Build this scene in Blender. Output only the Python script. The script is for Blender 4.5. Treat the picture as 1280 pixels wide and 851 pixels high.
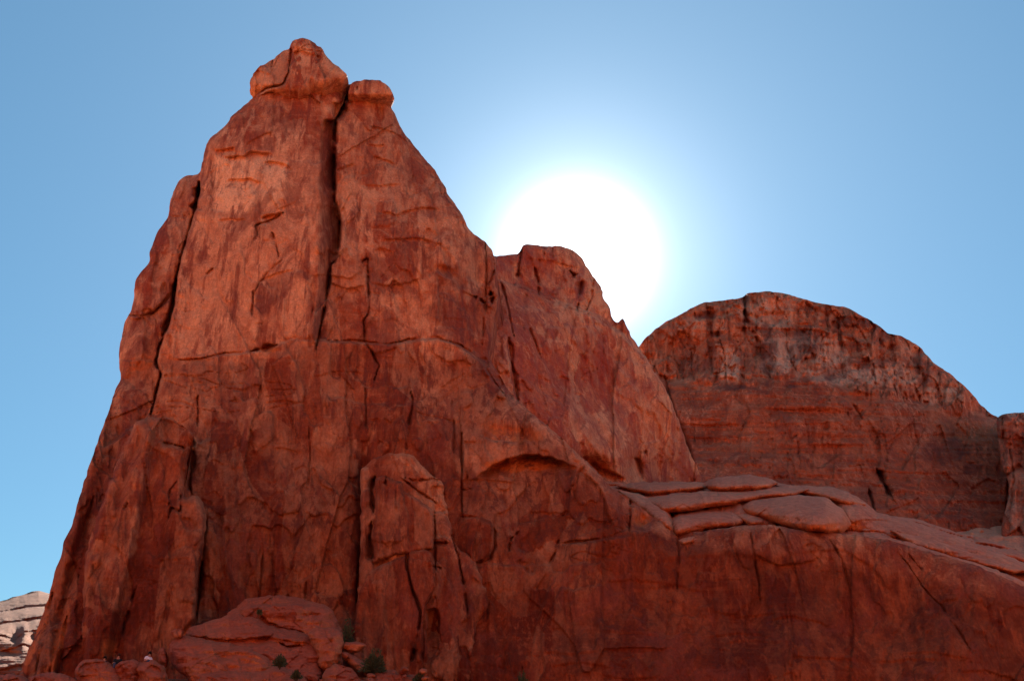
import bpy, math, random
import numpy as np
from mathutils import Vector

for o in list(bpy.data.objects):
    bpy.data.objects.remove(o, do_unlink=True)
scene = bpy.context.scene
C = scene.collection
R_ = math.radians

# ------------------------------------------------------------------ camera
FP = 1200.0                       # focal length in photo pixels (1280 wide)
PITCH = R_(21.0)
CAMZ = 1.7
cd = bpy.data.cameras.new('camera')
cam = bpy.data.objects.new('camera', cd)
C.objects.link(cam)
cam.location = (0, 0, CAMZ)
cam.rotation_euler = (math.pi/2 + PITCH, 0, 0)
cd.sensor_width = 36.0
cd.lens = 36.0*FP/1280.0
cd.clip_start = 0.1
cd.clip_end = 8000
scene.camera = cam

# ------------------------------------------------------------------ sun, sky
def ray(u, v):
    """photo pixel -> world direction scaled so that y = 1 (x per metre, z per metre)"""
    xc = (u-640.0)/FP
    yc = (425.5-v)/FP
    dy = math.cos(PITCH) - yc*math.sin(PITCH)
    dz = math.sin(PITCH) + yc*math.cos(PITCH)
    return xc/dy, dz/dy

sx, sz = ray(722, 322)
SUN = Vector((sx, 1.0, sz)).normalized()
SUN_EL = math.asin(SUN.z)
SUN_AZ = math.atan2(SUN.x, SUN.y)       # clockwise from +Y

world = bpy.data.worlds.new('World')
scene.world = world
world.use_nodes = True
nt = world.node_tree
nt.nodes.clear()
wo = nt.nodes.new('ShaderNodeOutputWorld')
bg = nt.nodes.new('ShaderNodeBackground')
sky = nt.nodes.new('ShaderNodeTexSky')
sky.sky_type = 'NISHITA'
sky.sun_disc = False
sky.sun_elevation = SUN_EL
sky.sun_rotation = SUN_AZ
sky.altitude = 1400
sky.air_density = 1.0
sky.dust_density = 0.3
sky.ozone_density = 1.6
SKY_STRENGTH = 0.05
bg.inputs['Strength'].default_value = SKY_STRENGTH
# bright aureole of the sun in the sky, by angle from the sun's direction
tc = nt.nodes.new('ShaderNodeTexCoord')
dot = nt.nodes.new('ShaderNodeVectorMath'); dot.operation = 'DOT_PRODUCT'
dot.inputs[1].default_value = SUN
nt.links.new(tc.outputs['Generated'], dot.inputs[0])
def wm(op, a, b=None):
    n = nt.nodes.new('ShaderNodeMath'); n.operation = op
    for i, q in enumerate((a, b)):
        if q is None: continue
        if isinstance(q, (int, float)): n.inputs[i].default_value = q
        else: nt.links.new(q, n.inputs[i])
    return n.outputs[0]
ang = wm('ARCCOSINE', wm('MINIMUM', dot.outputs['Value'], 0.999999))
deg = wm('MULTIPLY', ang, 180/math.pi)
core = wm('MULTIPLY', wm('EXPONENT', wm('MULTIPLY', wm('POWER', wm('DIVIDE', deg, 3.8), 3.2), -1.0)), 11.0)
halo = wm('MULTIPLY', wm('EXPONENT', wm('MULTIPLY', wm('POWER', wm('DIVIDE', deg, 6.2), 2.0), -1.0)), 3.4)
wide = wm('MULTIPLY', wm('EXPONENT', wm('DIVIDE', deg, -15.0)), 2.3)
tot = wm('ADD', core, halo)
def wcol(f, col):
    n = nt.nodes.new('ShaderNodeVectorMath'); n.operation = 'SCALE'
    n.inputs[0].default_value = col
    nt.links.new(f, n.inputs['Scale'])
    return n.outputs[0]
def wadd(a, b):
    n = nt.nodes.new('ShaderNodeVectorMath'); n.operation = 'ADD'
    nt.links.new(a, n.inputs[0]); nt.links.new(b, n.inputs[1])
    return n.outputs[0]
# soften the sky's range (thin dry desert air): per channel k * sky^0.5
sp_ = nt.nodes.new('ShaderNodeSeparateXYZ'); nt.links.new(sky.outputs[0], sp_.inputs[0])
tint = nt.nodes.new('ShaderNodeCombineXYZ')
for i_, k_ in enumerate((0.64, 1.27, 1.69)):
    nt.links.new(wm('MULTIPLY', wm('POWER', sp_.outputs[i_], 0.5), k_), tint.inputs[i_])
s = wadd(tint.outputs[0], wcol(tot, (1.0, 1.0, 0.97)))
s = wadd(s, wcol(wide, (1.0, 1.1, 1.2)))
nt.links.new(s, bg.inputs['Color'])
nt.links.new(bg.outputs[0], wo.inputs['Surface'])

sd = bpy.data.lights.new('sun', 'SUN')
sun = bpy.data.objects.new('sun', sd)
C.objects.link(sun)
sd.energy = 5.0
sd.angle = R_(0.53)
sd.color = (1.0, 0.94, 0.84)
sun.rotation_euler = SUN.to_track_quat('Z', 'Y').to_euler()
sun.location = (0, 0, 200)

scene.view_settings.view_transform = 'Standard'
scene.view_settings.look = 'None'
scene.view_settings.exposure = 1.74
scene.view_settings.gamma = 1.0
scene.view_settings.use_curve_mapping = False
scene.render.engine = 'CYCLES'
scene.cycles.max_bounces = 8
scene.cycles.diffuse_bounces = 5

# ------------------------------------------------------------------ numeric helpers
def _hash(ix, iy, seed):
    h = (ix.astype(np.int64)*374761393 + iy.astype(np.int64)*668265263 + seed*144269504) & 0xffffffff
    h = ((h ^ (h >> 13))*1274126177) & 0xffffffff
    h = ((h ^ (h >> 16))*2246822519) & 0xffffffff
    h = h ^ (h >> 15)
    return (h & 0xffffff).astype(np.float64)/float(0xffffff)

def vnoise(x, y, seed=0):
    ix = np.floor(x); iy = np.floor(y)
    fx = x-ix; fy = y-iy
    fx = fx*fx*fx*(fx*(fx*6-15)+10); fy = fy*fy*fy*(fy*(fy*6-15)+10)
    a = _hash(ix, iy, seed); b = _hash(ix+1, iy, seed)
    c = _hash(ix, iy+1, seed); d = _hash(ix+1, iy+1, seed)
    return (a+(b-a)*fx)*(1-fy)+(c+(d-c)*fx)*fy - 0.5

def fbm(x, y, seed=0, oct=4, gain=0.5):
    s = 0; a = 1.0; f = 1.0
    for k in range(oct):
        s = s + a*vnoise(x*f+17.3*k, y*f-9.1*k, seed+k*7)
        a *= gain; f *= 2.03
    return s

def voro(x, y, seed=0):
    """jittered cell noise: id randoms (3), offset to the cell's seed, F2-F1"""
    ix = np.floor(x); iy = np.floor(y)
    f1 = np.full(x.shape, 9.0); f2 = np.full(x.shape, 9.0)
    r1 = np.zeros(x.shape); r2 = np.zeros(x.shape); r3 = np.zeros(x.shape)
    ox = np.zeros(x.shape); oy = np.zeros(x.shape)
    for dx in (-1, 0, 1):
        for dy in (-1, 0, 1):
            cx = ix+dx; cy = iy+dy
            px = cx+_hash(cx, cy, seed); py = cy+_hash(cx, cy, seed+1)
            ex = x-px; ey = y-py
            d = np.sqrt(ex*ex+ey*ey)
            m = d < f1
            f2 = np.where(m, f1, np.minimum(f2, d))
            f1 = np.where(m, d, f1)
            r1 = np.where(m, _hash(cx, cy, seed+2), r1)
            r2 = np.where(m, _hash(cx, cy, seed+3), r2)
            r3 = np.where(m, _hash(cx, cy, seed+4), r3)
            ox = np.where(m, ex, ox); oy = np.where(m, ey, oy)
    return r1-.5, r2-.5, r3-.5, ox, oy, f2-f1

def sstep(a, b, x):
    t = np.clip((x-a)/(b-a), 0, 1)
    return t*t*(3-2*t)

def line_dist(U, V, pts, pad):
    """distance, side (+ = to the right of the running direction, in picture axes: below a line running right),
    arc fraction; only filled within pad of the line"""
    D = np.full(U.shape, 1e6); S = np.zeros(U.shape); A = np.zeros(U.shape)
    PX = np.zeros(U.shape); PY = np.zeros(U.shape)
    pts = np.asarray(pts, float)
    seg = np.hypot(*(pts[1:]-pts[:-1]).T); tot = seg.sum(); acc = 0
    u0 = U[0, 0]; v0 = V[0, 0]
    su = U[0, 1]-U[0, 0]; sv = V[1, 0]-V[0, 0]
    for (a, b, L) in zip(pts[:-1], pts[1:], seg):
        if L < 1e-6: continue
        i0 = max(0, int((min(a[0], b[0])-pad-u0)/su)); i1 = min(U.shape[1], int((max(a[0], b[0])+pad-u0)/su)+2)
        j0 = max(0, int((min(a[1], b[1])-pad-v0)/sv)); j1 = min(U.shape[0], int((max(a[1], b[1])+pad-v0)/sv)+2)
        if i1 <= i0 or j1 <= j0:
            acc += L; continue
        sl = (slice(j0, j1), slice(i0, i1))
        u = U[sl]; v = V[sl]
        ex, ey = (b-a)/L
        t = np.clip((u-a[0])*ex+(v-a[1])*ey, 0, L)
        qx = a[0]+t*ex; qy = a[1]+t*ey
        d = np.hypot(u-qx, v-qy)
        m = d < D[sl]
        sd_ = ex*(v-a[1])-ey*(u-a[0])
        D[sl] = np.where(m, d, D[sl]); S[sl] = np.where(m, np.sign(sd_), S[sl])
        A[sl] = np.where(m, (acc+t)/tot, A[sl])
        PX[sl] = np.where(m, qx, PX[sl]); PY[sl] = np.where(m, qy, PY[sl])
        acc += L
    return D, S, A, PX, PY

def inside(U, V, pts):
    pts = np.asarray(pts, float)
    res = np.zeros(U.shape, bool)
    for a, b in zip(pts, np.roll(pts, -1, 0)):
        if a[1] == b[1]: continue
        c = (a[1] > V) != (b[1] > V)
        x = a[0]+(V-a[1])*(b[0]-a[0])/(b[1]-a[1])
        res ^= c & (U < x)
    return res

def rough(pts, amp=1.2, step=3.0, seed=1, closed=True, scale=9.0):
    """resample a polyline and break it up so that it reads as rock"""
    pts = np.asarray(pts, float)
    if closed: pts = np.vstack([pts, pts[:1]])
    out = []
    for a, b in zip(pts[:-1], pts[1:]):
        n = max(1, int(np.hypot(*(b-a))/step))
        for k in range(n): out.append(a+(b-a)*k/n)
    if not closed: out.append(pts[-1])
    out = np.array(out)
    for _ in range(2):
        if closed: out = 0.5*out+0.25*(np.roll(out, 1, 0)+np.roll(out, -1, 0))
        else: out[1:-1] = 0.5*out[1:-1]+0.25*(out[2:]+out[:-2])
    out[:, 0] += amp*2*fbm(out[:, 0]/scale, out[:, 1]/scale, seed, 3)
    out[:, 1] += amp*2*fbm(out[:, 0]/scale+50, out[:, 1]/scale, seed+5, 3)
    return out

def gfield(U, V, ctrl, sig=85.0, aniso=1.0):
    """smooth field through scattered control values"""
    ctrl = np.array(ctrl, float)
    W = np.zeros(U.shape); S = np.zeros(U.shape)
    for u, v, y in ctrl:
        d2 = ((U-u)/aniso)**2+(V-v)**2
        w = np.exp(-d2/(2*sig*sig))+1e-4/(1+d2/sig**2)
        W += w; S += w*y
    return S/W

# ------------------------------------------------------------------ surface features (offsets in metres, + = away from camera)
class Field:
    def __init__(s, U, V, Y):
        s.U, s.V, s.Y = U, V, Y
        s.A = np.zeros(U.shape+(4,)); s.A[..., 3] = 0
        s.nj = 1000
    def win(s, pts, pad):
        """slices of the grid that a feature can reach"""
        p = np.asarray(pts, float); U, V = s.U, s.V
        du = U[0, 1]-U[0, 0]; dv = V[1, 0]-V[0, 0]; pad = pad+6
        i0 = int((p[:, 0].min()-pad-U[0, 0])/du); i1 = int((p[:, 0].max()+pad-U[0, 0])/du)+2
        j0 = int((p[:, 1].min()-pad-V[0, 0])/dv); j1 = int((p[:, 1].max()+pad-V[0, 0])/dv)+2
        i0 = max(0, min(i0, U.shape[1]-2)); j0 = max(0, min(j0, U.shape[0]-2))
        i1 = min(U.shape[1], max(i1, i0+2)); j1 = min(U.shape[0], max(j1, j0+2))
        sl = (slice(j0, j1), slice(i0, i1))
        return sl, U[sl], V[sl]
    def groove(s, pts, w=2.0, d=0.8, jit=1.2, taper=True, tone=0.0):
        """open crack"""
        s.nj += 13
        p = rough(pts, jit*0.5, 2.0, s.nj, False, 6.0)
        w = max(w*0.62, 1.2) if w < 3 else w*0.8
        sl, U, V = s.win(p, w*4+6)
        D, S, A, _, _ = line_dist(U, V, p, w*4+6)
        nn = fbm(A*len(pts)*1.1, A*0, s.nj, 2); ww = w*np.clip(0.9+1.1*nn, 0.45, 2)
        if taper: ww = ww*np.clip(np.minimum(A, 1-A)*7, 0.25, 1)
        g = np.exp(-(D/ww)**2)*sstep(-0.5, -0.15, fbm(A*len(pts)*1.0+7, A*0, s.nj+3, 2))
        s.Y[sl] += d*1.3*g+0.16*d*np.where(D < 1e5, np.exp(-D/9)*S*(vnoise(A*6, A*0, s.nj+1)*3), 0)
        if tone: s.A[sl][..., 1] = np.maximum(s.A[sl][..., 1], tone*g)
    def step(s, pts, side=1, d=1.0, L=25.0, edge=1.6, jit=1.2, ends=True):
        """recess of depth d on one side of the line that dies away over L px (overhangs, slab edges).
        d<0 makes that side stand proud"""
        s.nj += 13
        p = rough(pts, jit, 3.0, s.nj, False, 8.0)
        sl, U, V = s.win(p, L*2.6+4)
        D, S, A, _, _ = line_dist(U, V, p, L*2.6+4)
        sd_ = D*S*side
        f = sstep(-edge*0.3, edge, sd_)*np.exp(-np.clip(sd_, 0, None)/L)
        f[D > 1e5] = 0
        if ends: f *= np.clip(np.minimum(A, 1-A)*6, 0, 1)
        s.Y[sl] += d*f
    def region(s, poly, soft, jit, seed):
        p = rough(poly, jit, 3.0, seed)
        sl, U, V = s.win(p, soft*2+4)
        ins = inside(U, V, p)
        D = line_dist(U, V, np.vstack([p, p[:1]]), soft*2+4)[0]
        f = np.where(ins, 0.5+0.5*np.clip(D/soft, 0, 1), 0.5-0.5*np.clip(D/soft, 0, 1))
        return sl, U, V, f
    def panel(s, poly, off=0.0, gu=0.0, gv=0.0, soft=2.5, seed=1, jit=1.5):
        """slab: region pushed by off and tilted by gu, gv metres per px"""
        s.nj += 13
        sl, U, V, f = s.region(poly, soft, jit, s.nj+seed)
        f = f*f*(3-2*f)
        c = np.mean(np.asarray(poly, float), 0)
        s.Y[sl] += f*(off+gu*(U-c[0])+gv*(V-c[1]))
    def mask(s, poly, soft):
        sl, U, V, f = s.region(poly, soft, 1.5, 5)
        m = np.zeros(s.U.shape); m[sl] = f; return m
    def blob(s, u, v, ru, rv, d, rot=0):
        R = 2.6*max(ru, rv); sl, U, V = s.win([(u-R, v-R), (u+R, v+R)], 0)
        c, q = math.cos(R_(rot)), math.sin(R_(rot))
        a = (U-u)*c+(V-v)*q; b = -(U-u)*q+(V-v)*c
        s.Y[sl] += d*np.exp(-((a/ru)**2+(b/rv)**2))
    def tone(s, ch, u, v, ru, rv, val, rot=0, nz=0.6, sc=14.0):
        """patch of different rock colour (0 fresh pale rock and painted lit faces, 1 dark desert varnish and painted shade, 2 raw orange rock and painted bounce glow)"""
        s.nj += 7
        R = 1.8*max(ru, rv); sl, U, V = s.win([(u-R, v-R), (u+R, v+R)], 0)
        c, q = math.cos(R_(rot)), math.sin(R_(rot))
        a = (U-u)*c+(V-v)*q; b = -(U-u)*q+(V-v)*c
        r = np.sqrt((a/ru)**2+(b/rv)**2)+nz*fbm(U/sc, V/sc, s.nj, 3)
        s.A[sl][..., ch] = np.maximum(s.A[sl][..., ch], val*sstep(1.15, 0.75, r))
    def tpoly(s, ch, poly, val, soft=4.0, jit=3.0):
        s.nj += 7
        sl, U, V, f = s.region(poly, soft, jit, s.nj)
        s.A[sl][..., ch] = np.maximum(s.A[sl][..., ch], val*f)

def spall(n, k, e=0.14):
    """terraced noise: flat scabs of rock with crisp broken edges"""
    q = n*k; f = q-np.floor(q)
    return (np.floor(q)+sstep(0, e, f)-0.5)/k

def rockface(F, m, seed, flute=0.25, strata=0.12, facet=0.5, fine=0.10, warp=1.0, fz=1.0, patch=0.5):
    """general relief of jointed sandstone; m = metres per px"""
    x = (F.U-640)*m; z = -F.V*m
    wx = x+warp*(0.7*fbm(x/4, z/9, seed, 3)); wz = z+warp*0.8*fbm(x/5+40, z/5, seed+3, 3)
    # tall joint-bounded plates
    r1, r2, r3, ox, oy, e = voro(wx/5.0, wz/(15.0*fz), seed+11)
    F.Y += facet*(0.9*r1+1.5*r2*ox+1.6*r3*oy)
    r1, r2, r3, ox, oy, e = voro(wx/2.2+5, wz/(6.0*fz), seed+31)
    F.Y += facet*0.26*(1.0*r1+1.6*r2*ox+2.0*r3*oy)
    brk = 0.5+0.5*sstep(-0.2, 0.2, fbm(x/0.8, z/1.0, seed+201, 4))
    F.A[..., 0] = np.maximum(F.A[..., 0], patch*sstep(0.24, 0.30, r2)*brk)
    F.A[..., 1] = np.maximum(F.A[..., 1], patch*sstep(0.26, 0.30, r3)*brk)
    sp = spall(fbm(wx/3.4+19, wz/7, seed+205, 5), 2.6, 0.06)
    F.A[..., 0] = np.maximum(F.A[..., 0], patch*1.1*sstep(0.12, 0.2, sp)*brk)
    F.A[..., 1] = np.maximum(F.A[..., 1], patch*1.2*sstep(-0.14, -0.22, sp)*brk)
    F.Y += facet*0.35*sp
    ln = np.abs(fbm(wx/6+3, wz/4.0+x/9, seed+207, 5)); F.A[..., 0] = np.maximum(F.A[..., 0], patch*0.9*np.exp(-(ln/0.02)**2)*sstep(0.05, 0.25, fbm(x/7, z/7, seed+209, 3)))
    r1, r2, r3, ox, oy, e = voro(wx/0.9+9, wz/(1.9*fz), seed+41)
    pk = sstep(-0.05, 0.2, fbm(x/8, z/8, seed+43, 3))
    F.Y += facet*0.20*pk*(1.0*r1+1.8*r2*ox+2.4*r3*oy)
    # scabs and ledges
    F.Y += facet*1.5*spall(fbm(wx/5.5, wz/10, seed+91, 4), 3.0, 0.10)
    F.Y += facet*0.42*spall(fbm(wx/2.4+9, wz/3.4, seed+95, 4), 3.5, 0.12)*sstep(-0.25, 0.15, fbm(x/11, z/11, seed+97, 2))
    F.Y += flute*fbm(wx/1.1, z/16.0, seed+51, 4)*1.1
    F.Y += flute*0.5*np.abs(fbm(wx/0.8+3, z/24.0, seed+55, 3))
    F.Y += strata*fbm(x/18.0, z/0.9, seed+61, 3)
    F.Y += strata*0.8*spall(fbm(x/26.0, z/1.8+0.2*x/5, seed+65, 3), 4, 0.2)
    F.Y += 0.7*fine*(fbm(x/0.9, z/1.3, seed+71, 4))
    F.Y += 0.8*facet*fbm(x/9, z/12, seed+81, 2)
    # thin natural joints, mostly upright
    a = np.abs(fbm(wx/4.2, wz/30.0, seed+101, 4)); msk = sstep(0.10, 0.28, fbm(x/6, z/7, seed+103, 3))
    F.Y += facet*0.55*msk*np.exp(-(a/0.007)**2)
    a = np.abs(fbm(wx/16, wz/3.6, seed+111, 4)); msk = sstep(0.15, 0.3, fbm(x/5, z/5, seed+113, 3))
    F.Y += facet*0.4*msk*np.exp(-(a/0.008)**2)

# ------------------------------------------------------------------ mesh of a rock body
def mesh_from(name, verts, quads, tris, attr, mat, parent=None, smooth=True):
    me = bpy.data.meshes.new(name)
    nq, nt_ = len(quads), len(tris)
    me.vertices.add(len(verts)); me.vertices.foreach_set('co', np.ascontiguousarray(verts, np.float32).ravel())
    loops = np.concatenate([quads.ravel(), tris.ravel()]) if nt_ else quads.ravel()
    me.loops.add(len(loops)); me.loops.foreach_set('vertex_index', loops.astype(np.int32))
    st = np.concatenate([np.arange(nq)*4, nq*4+np.arange(nt_)*3]).astype(np.int32)
    me.polygons.add(nq+nt_); me.polygons.foreach_set('loop_start', st)
    me.polygons.foreach_set('use_smooth', np.full(nq+nt_, smooth))
    me.update(calc_edges=True); me.validate()
    if attr is not None:
        a = me.attributes.new('rock', 'FLOAT_COLOR', 'POINT')
        a.data.foreach_set('color', np.ascontiguousarray(attr, np.float32).ravel())
    me.materials.append(mat)
    o = bpy.data.objects.new(name, me); C.objects.link(o)
    if parent is not None:
        o.parent = parent
        o.matrix_parent_inverse = Vector((0, 0, 0)) and o.matrix_parent_inverse
        o.location = -parent.location
    return o

CP, SP = math.cos(PITCH), math.sin(PITCH)
def to_world(u, v, Y):
    xc = (u-640.0)/FP; yc = (425.5-v)/FP
    dy = CP-yc*SP; dz = SP+yc*CP
    return np.stack([Y*xc/dy, Y, CAMZ+Y*dz/dy], -1)

def body(name, poly, fn, mat, parent=None, step=1.5, R=20.0, Rm=1.5, thick=20.0, amp=1.2, seed=1, R2=5.0, R2m=0.3, scale=9.0, shrink=0.12):
    p = rough(poly, amp, 3.0, seed, True, scale)
    u0, v0 = p.min(0)-2*step; u1, v1 = p.max(0)+2*step
    nu = int((u1-u0)/step)+1; nv = int((v1-v0)/step)+1
    U, V = np.meshgrid(u0+np.arange(nu)*step, v0+np.arange(nv)*step)
    ins = inside(U, V, p)
    pc = np.vstack([p, p[:1]])
    D, _, _, PX, PY = line_dist(U, V, pc, max(R, R2, 3*step)+3)
    D = np.where(D > 1e5, 1e3, D)
    cell = (ins[:-1, :-1] | ins[1:, :-1] | ins[:-1, 1:] | ins[1:, 1:])
    used = np.zeros(U.shape, bool)
    used[:-1, :-1] |= cell; used[1:, :-1] |= cell; used[:-1, 1:] |= cell; used[1:, 1:] |= cell
    out = used & ~ins
    U2 = np.where(out, PX, U); V2 = np.where(out, PY, V)
    Dd = np.where(ins, D, 0)
    F = Field(U, V, np.zeros(U.shape))
    fn(F)
    def prof(R, m):
        t = 0.12+0.88*np.clip(Dd/R, 0, 1)
        return m*(1-np.sqrt(np.clip(1-(1-t)**2, 0, 1)))
    Y = F.Y+prof(R, Rm)+prof(R2, R2m)
    W = to_world(U2, V2, Y)
    idx = -np.ones(U.shape, int); idx[used] = np.arange(used.sum())
    verts = W[used]; attr = F.A[used]
    a = idx[:-1, :-1][cell]; b = idx[1:, :-1][cell]; c = idx[1:, 1:][cell]; d = idx[:-1, 1:][cell]
    quads = np.stack([a, b, c, d], 1)
    # boundary edges
    E = np.concatenate([quads[:, [0, 1]], quads[:, [1, 2]], quads[:, [2, 3]], quads[:, [3, 0]]])
    key = np.minimum(E[:, 0], E[:, 1])*10**7+np.maximum(E[:, 0], E[:, 1])
    uq, inv, cnt = np.unique(key, return_inverse=True, return_counts=True)
    BE = E[cnt[inv] == 1]
    bv = np.unique(BE); bm = -np.ones(len(verts), int); bm[bv] = np.arange(len(bv))
    uu = U2[used][bv]; vv = V2[used][bv]; yy = Y[used][bv]
    cu, cv = (p[:, 0].min()+p[:, 0].max())/2, p[:, 1].max()
    rings = [(0.04, 0.004), (0.12, 0.012), (0.3, 0.03), (0.6, 0.35), (1.0, 1.0)]
    V_all = [verts]; A_all = [attr]; Q = [quads]
    prev = bv.copy(); base = len(verts)
    ym = np.median(Y[used])
    for k, (t, s_) in enumerate(rings):
        s_ = s_*shrink/0.12 if k < 4 else 0.9
        s_ = min(s_, 0.9)
        yb = yy*(1-t*0.5)+ym*t*0.5
        Wr = to_world(uu+(cu-uu)*s_, vv+(cv-vv)*s_, np.maximum(yb, yy)+thick*t)
        V_all.append(Wr); A_all.append(attr[bv])
        cur = base+np.arange(len(bv)); base += len(bv)
        Q.append(np.stack([BE[:, 1], BE[:, 0], cur[bm[BE[:, 0]]], cur[bm[BE[:, 1]]]], 1) if k == 0 else
                 np.stack([prev[bm[BE[:, 1]]], prev[bm[BE[:, 0]]], cur[bm[BE[:, 0]]], cur[bm[BE[:, 1]]]], 1))
        prev = cur
    V_all.append(V_all[-1].mean(0, keepdims=True)); A_all.append(attr[:1])
    T = np.stack([prev[bm[BE[:, 1]]], prev[bm[BE[:, 0]]], np.full(len(BE), base)], 1)
    o = mesh_from(name, np.vstack(V_all), np.vstack(Q), T, np.vstack(A_all), mat, parent)
    me = o.data; ev = np.zeros(len(me.edges)*2, np.int32); me.edges.foreach_get('vertices', ev); ev = ev.reshape(-1, 2).astype(np.int64)
    ek = ev.min(1)*10**7+ev.max(1)
    at = me.attributes.get('sharp_edge') or me.attributes.new('sharp_edge', 'BOOLEAN', 'EDGE')
    at.data.foreach_set('value', np.isin(ek, np.unique(key[cnt[inv] == 1])))
    return o

# ------------------------------------------------------------------ materials
def srgb(*c):
    return tuple((x/255.0/12.92 if x/255.0 <= .04045 else ((x/255.0+.055)/1.055)**2.4) for x in c)+(1.0,)

class NT:
    def __init__(s, name):
        s.m = bpy.data.materials.new(name); s.m.use_nodes = True
        s.t = s.m.node_tree
        s.b = s.t.nodes['Principled BSDF']
        s.b.inputs['Roughness'].default_value = 0.9
        s.b.inputs['Specular IOR Level'].default_value = 0.2
        s.tc = s.t.nodes.new('ShaderNodeTexCoord')
    def link(s, a, b): s.t.links.new(a, b)
    def noise(s, scale, stretch=(1, 1, 1), detail=6, rough_=0.6, dist=0.0, off=(0, 0, 0)):
        mp = s.t.nodes.new('ShaderNodeMapping'); mp.inputs['Scale'].default_value = stretch
        mp.inputs['Location'].default_value = off
        s.link(s.tc.outputs['Object'], mp.inputs[0])
        n = s.t.nodes.new('ShaderNodeTexNoise')
        n.inputs['Scale'].default_value = scale; n.inputs['Detail'].default_value = detail
        n.inputs['Roughness'].default_value = rough_; n.inputs['Distortion'].default_value = dist
        s.link(mp.outputs[0], n.inputs['Vector'])
        return n.outputs['Fac']
    def ramp(s, f, a, b, lo=0.0, hi=1.0):
        n = s.t.nodes.new('ShaderNodeMapRange'); n.interpolation_type = 'SMOOTHSTEP'
        n.inputs[1].default_value = a; n.inputs[2].default_value = b
        n.inputs[3].default_value = lo; n.inputs[4].default_value = hi
        s.link(f, n.inputs[0]); return n.outputs[0]
    def math(s, op, a, b):
        n = s.t.nodes.new('ShaderNodeMath'); n.operation = op
        for i, q in enumerate((a, b)):
            if isinstance(q, (int, float)): n.inputs[i].default_value = q
            else: s.link(q, n.inputs[i])
        return n.outputs[0]
    def mix(s, f, a, b, mode='MIX'):
        n = s.t.nodes.new('ShaderNodeMix'); n.data_type = 'RGBA'; n.blend_type = mode
        if isinstance(f, (int, float)): n.inputs[0].default_value = f
        else: s.link(f, n.inputs[0])
        for i, q in ((6, a), (7, b)):
            if isinstance(q, tuple): n.inputs[i].default_value = q
            else: s.link(q, n.inputs[i])
        return n.outputs[2]
    def bump(s, h, strength, dist, prev=None):
        n = s.t.nodes.new('ShaderNodeBump')
        n.inputs['Strength'].default_value = strength; n.inputs['Distance'].default_value = dist
        s.link(h, n.inputs['Height'])
        if prev is not None: s.link(prev, n.inputs['Normal'])
        return n.outputs[0]

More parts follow.
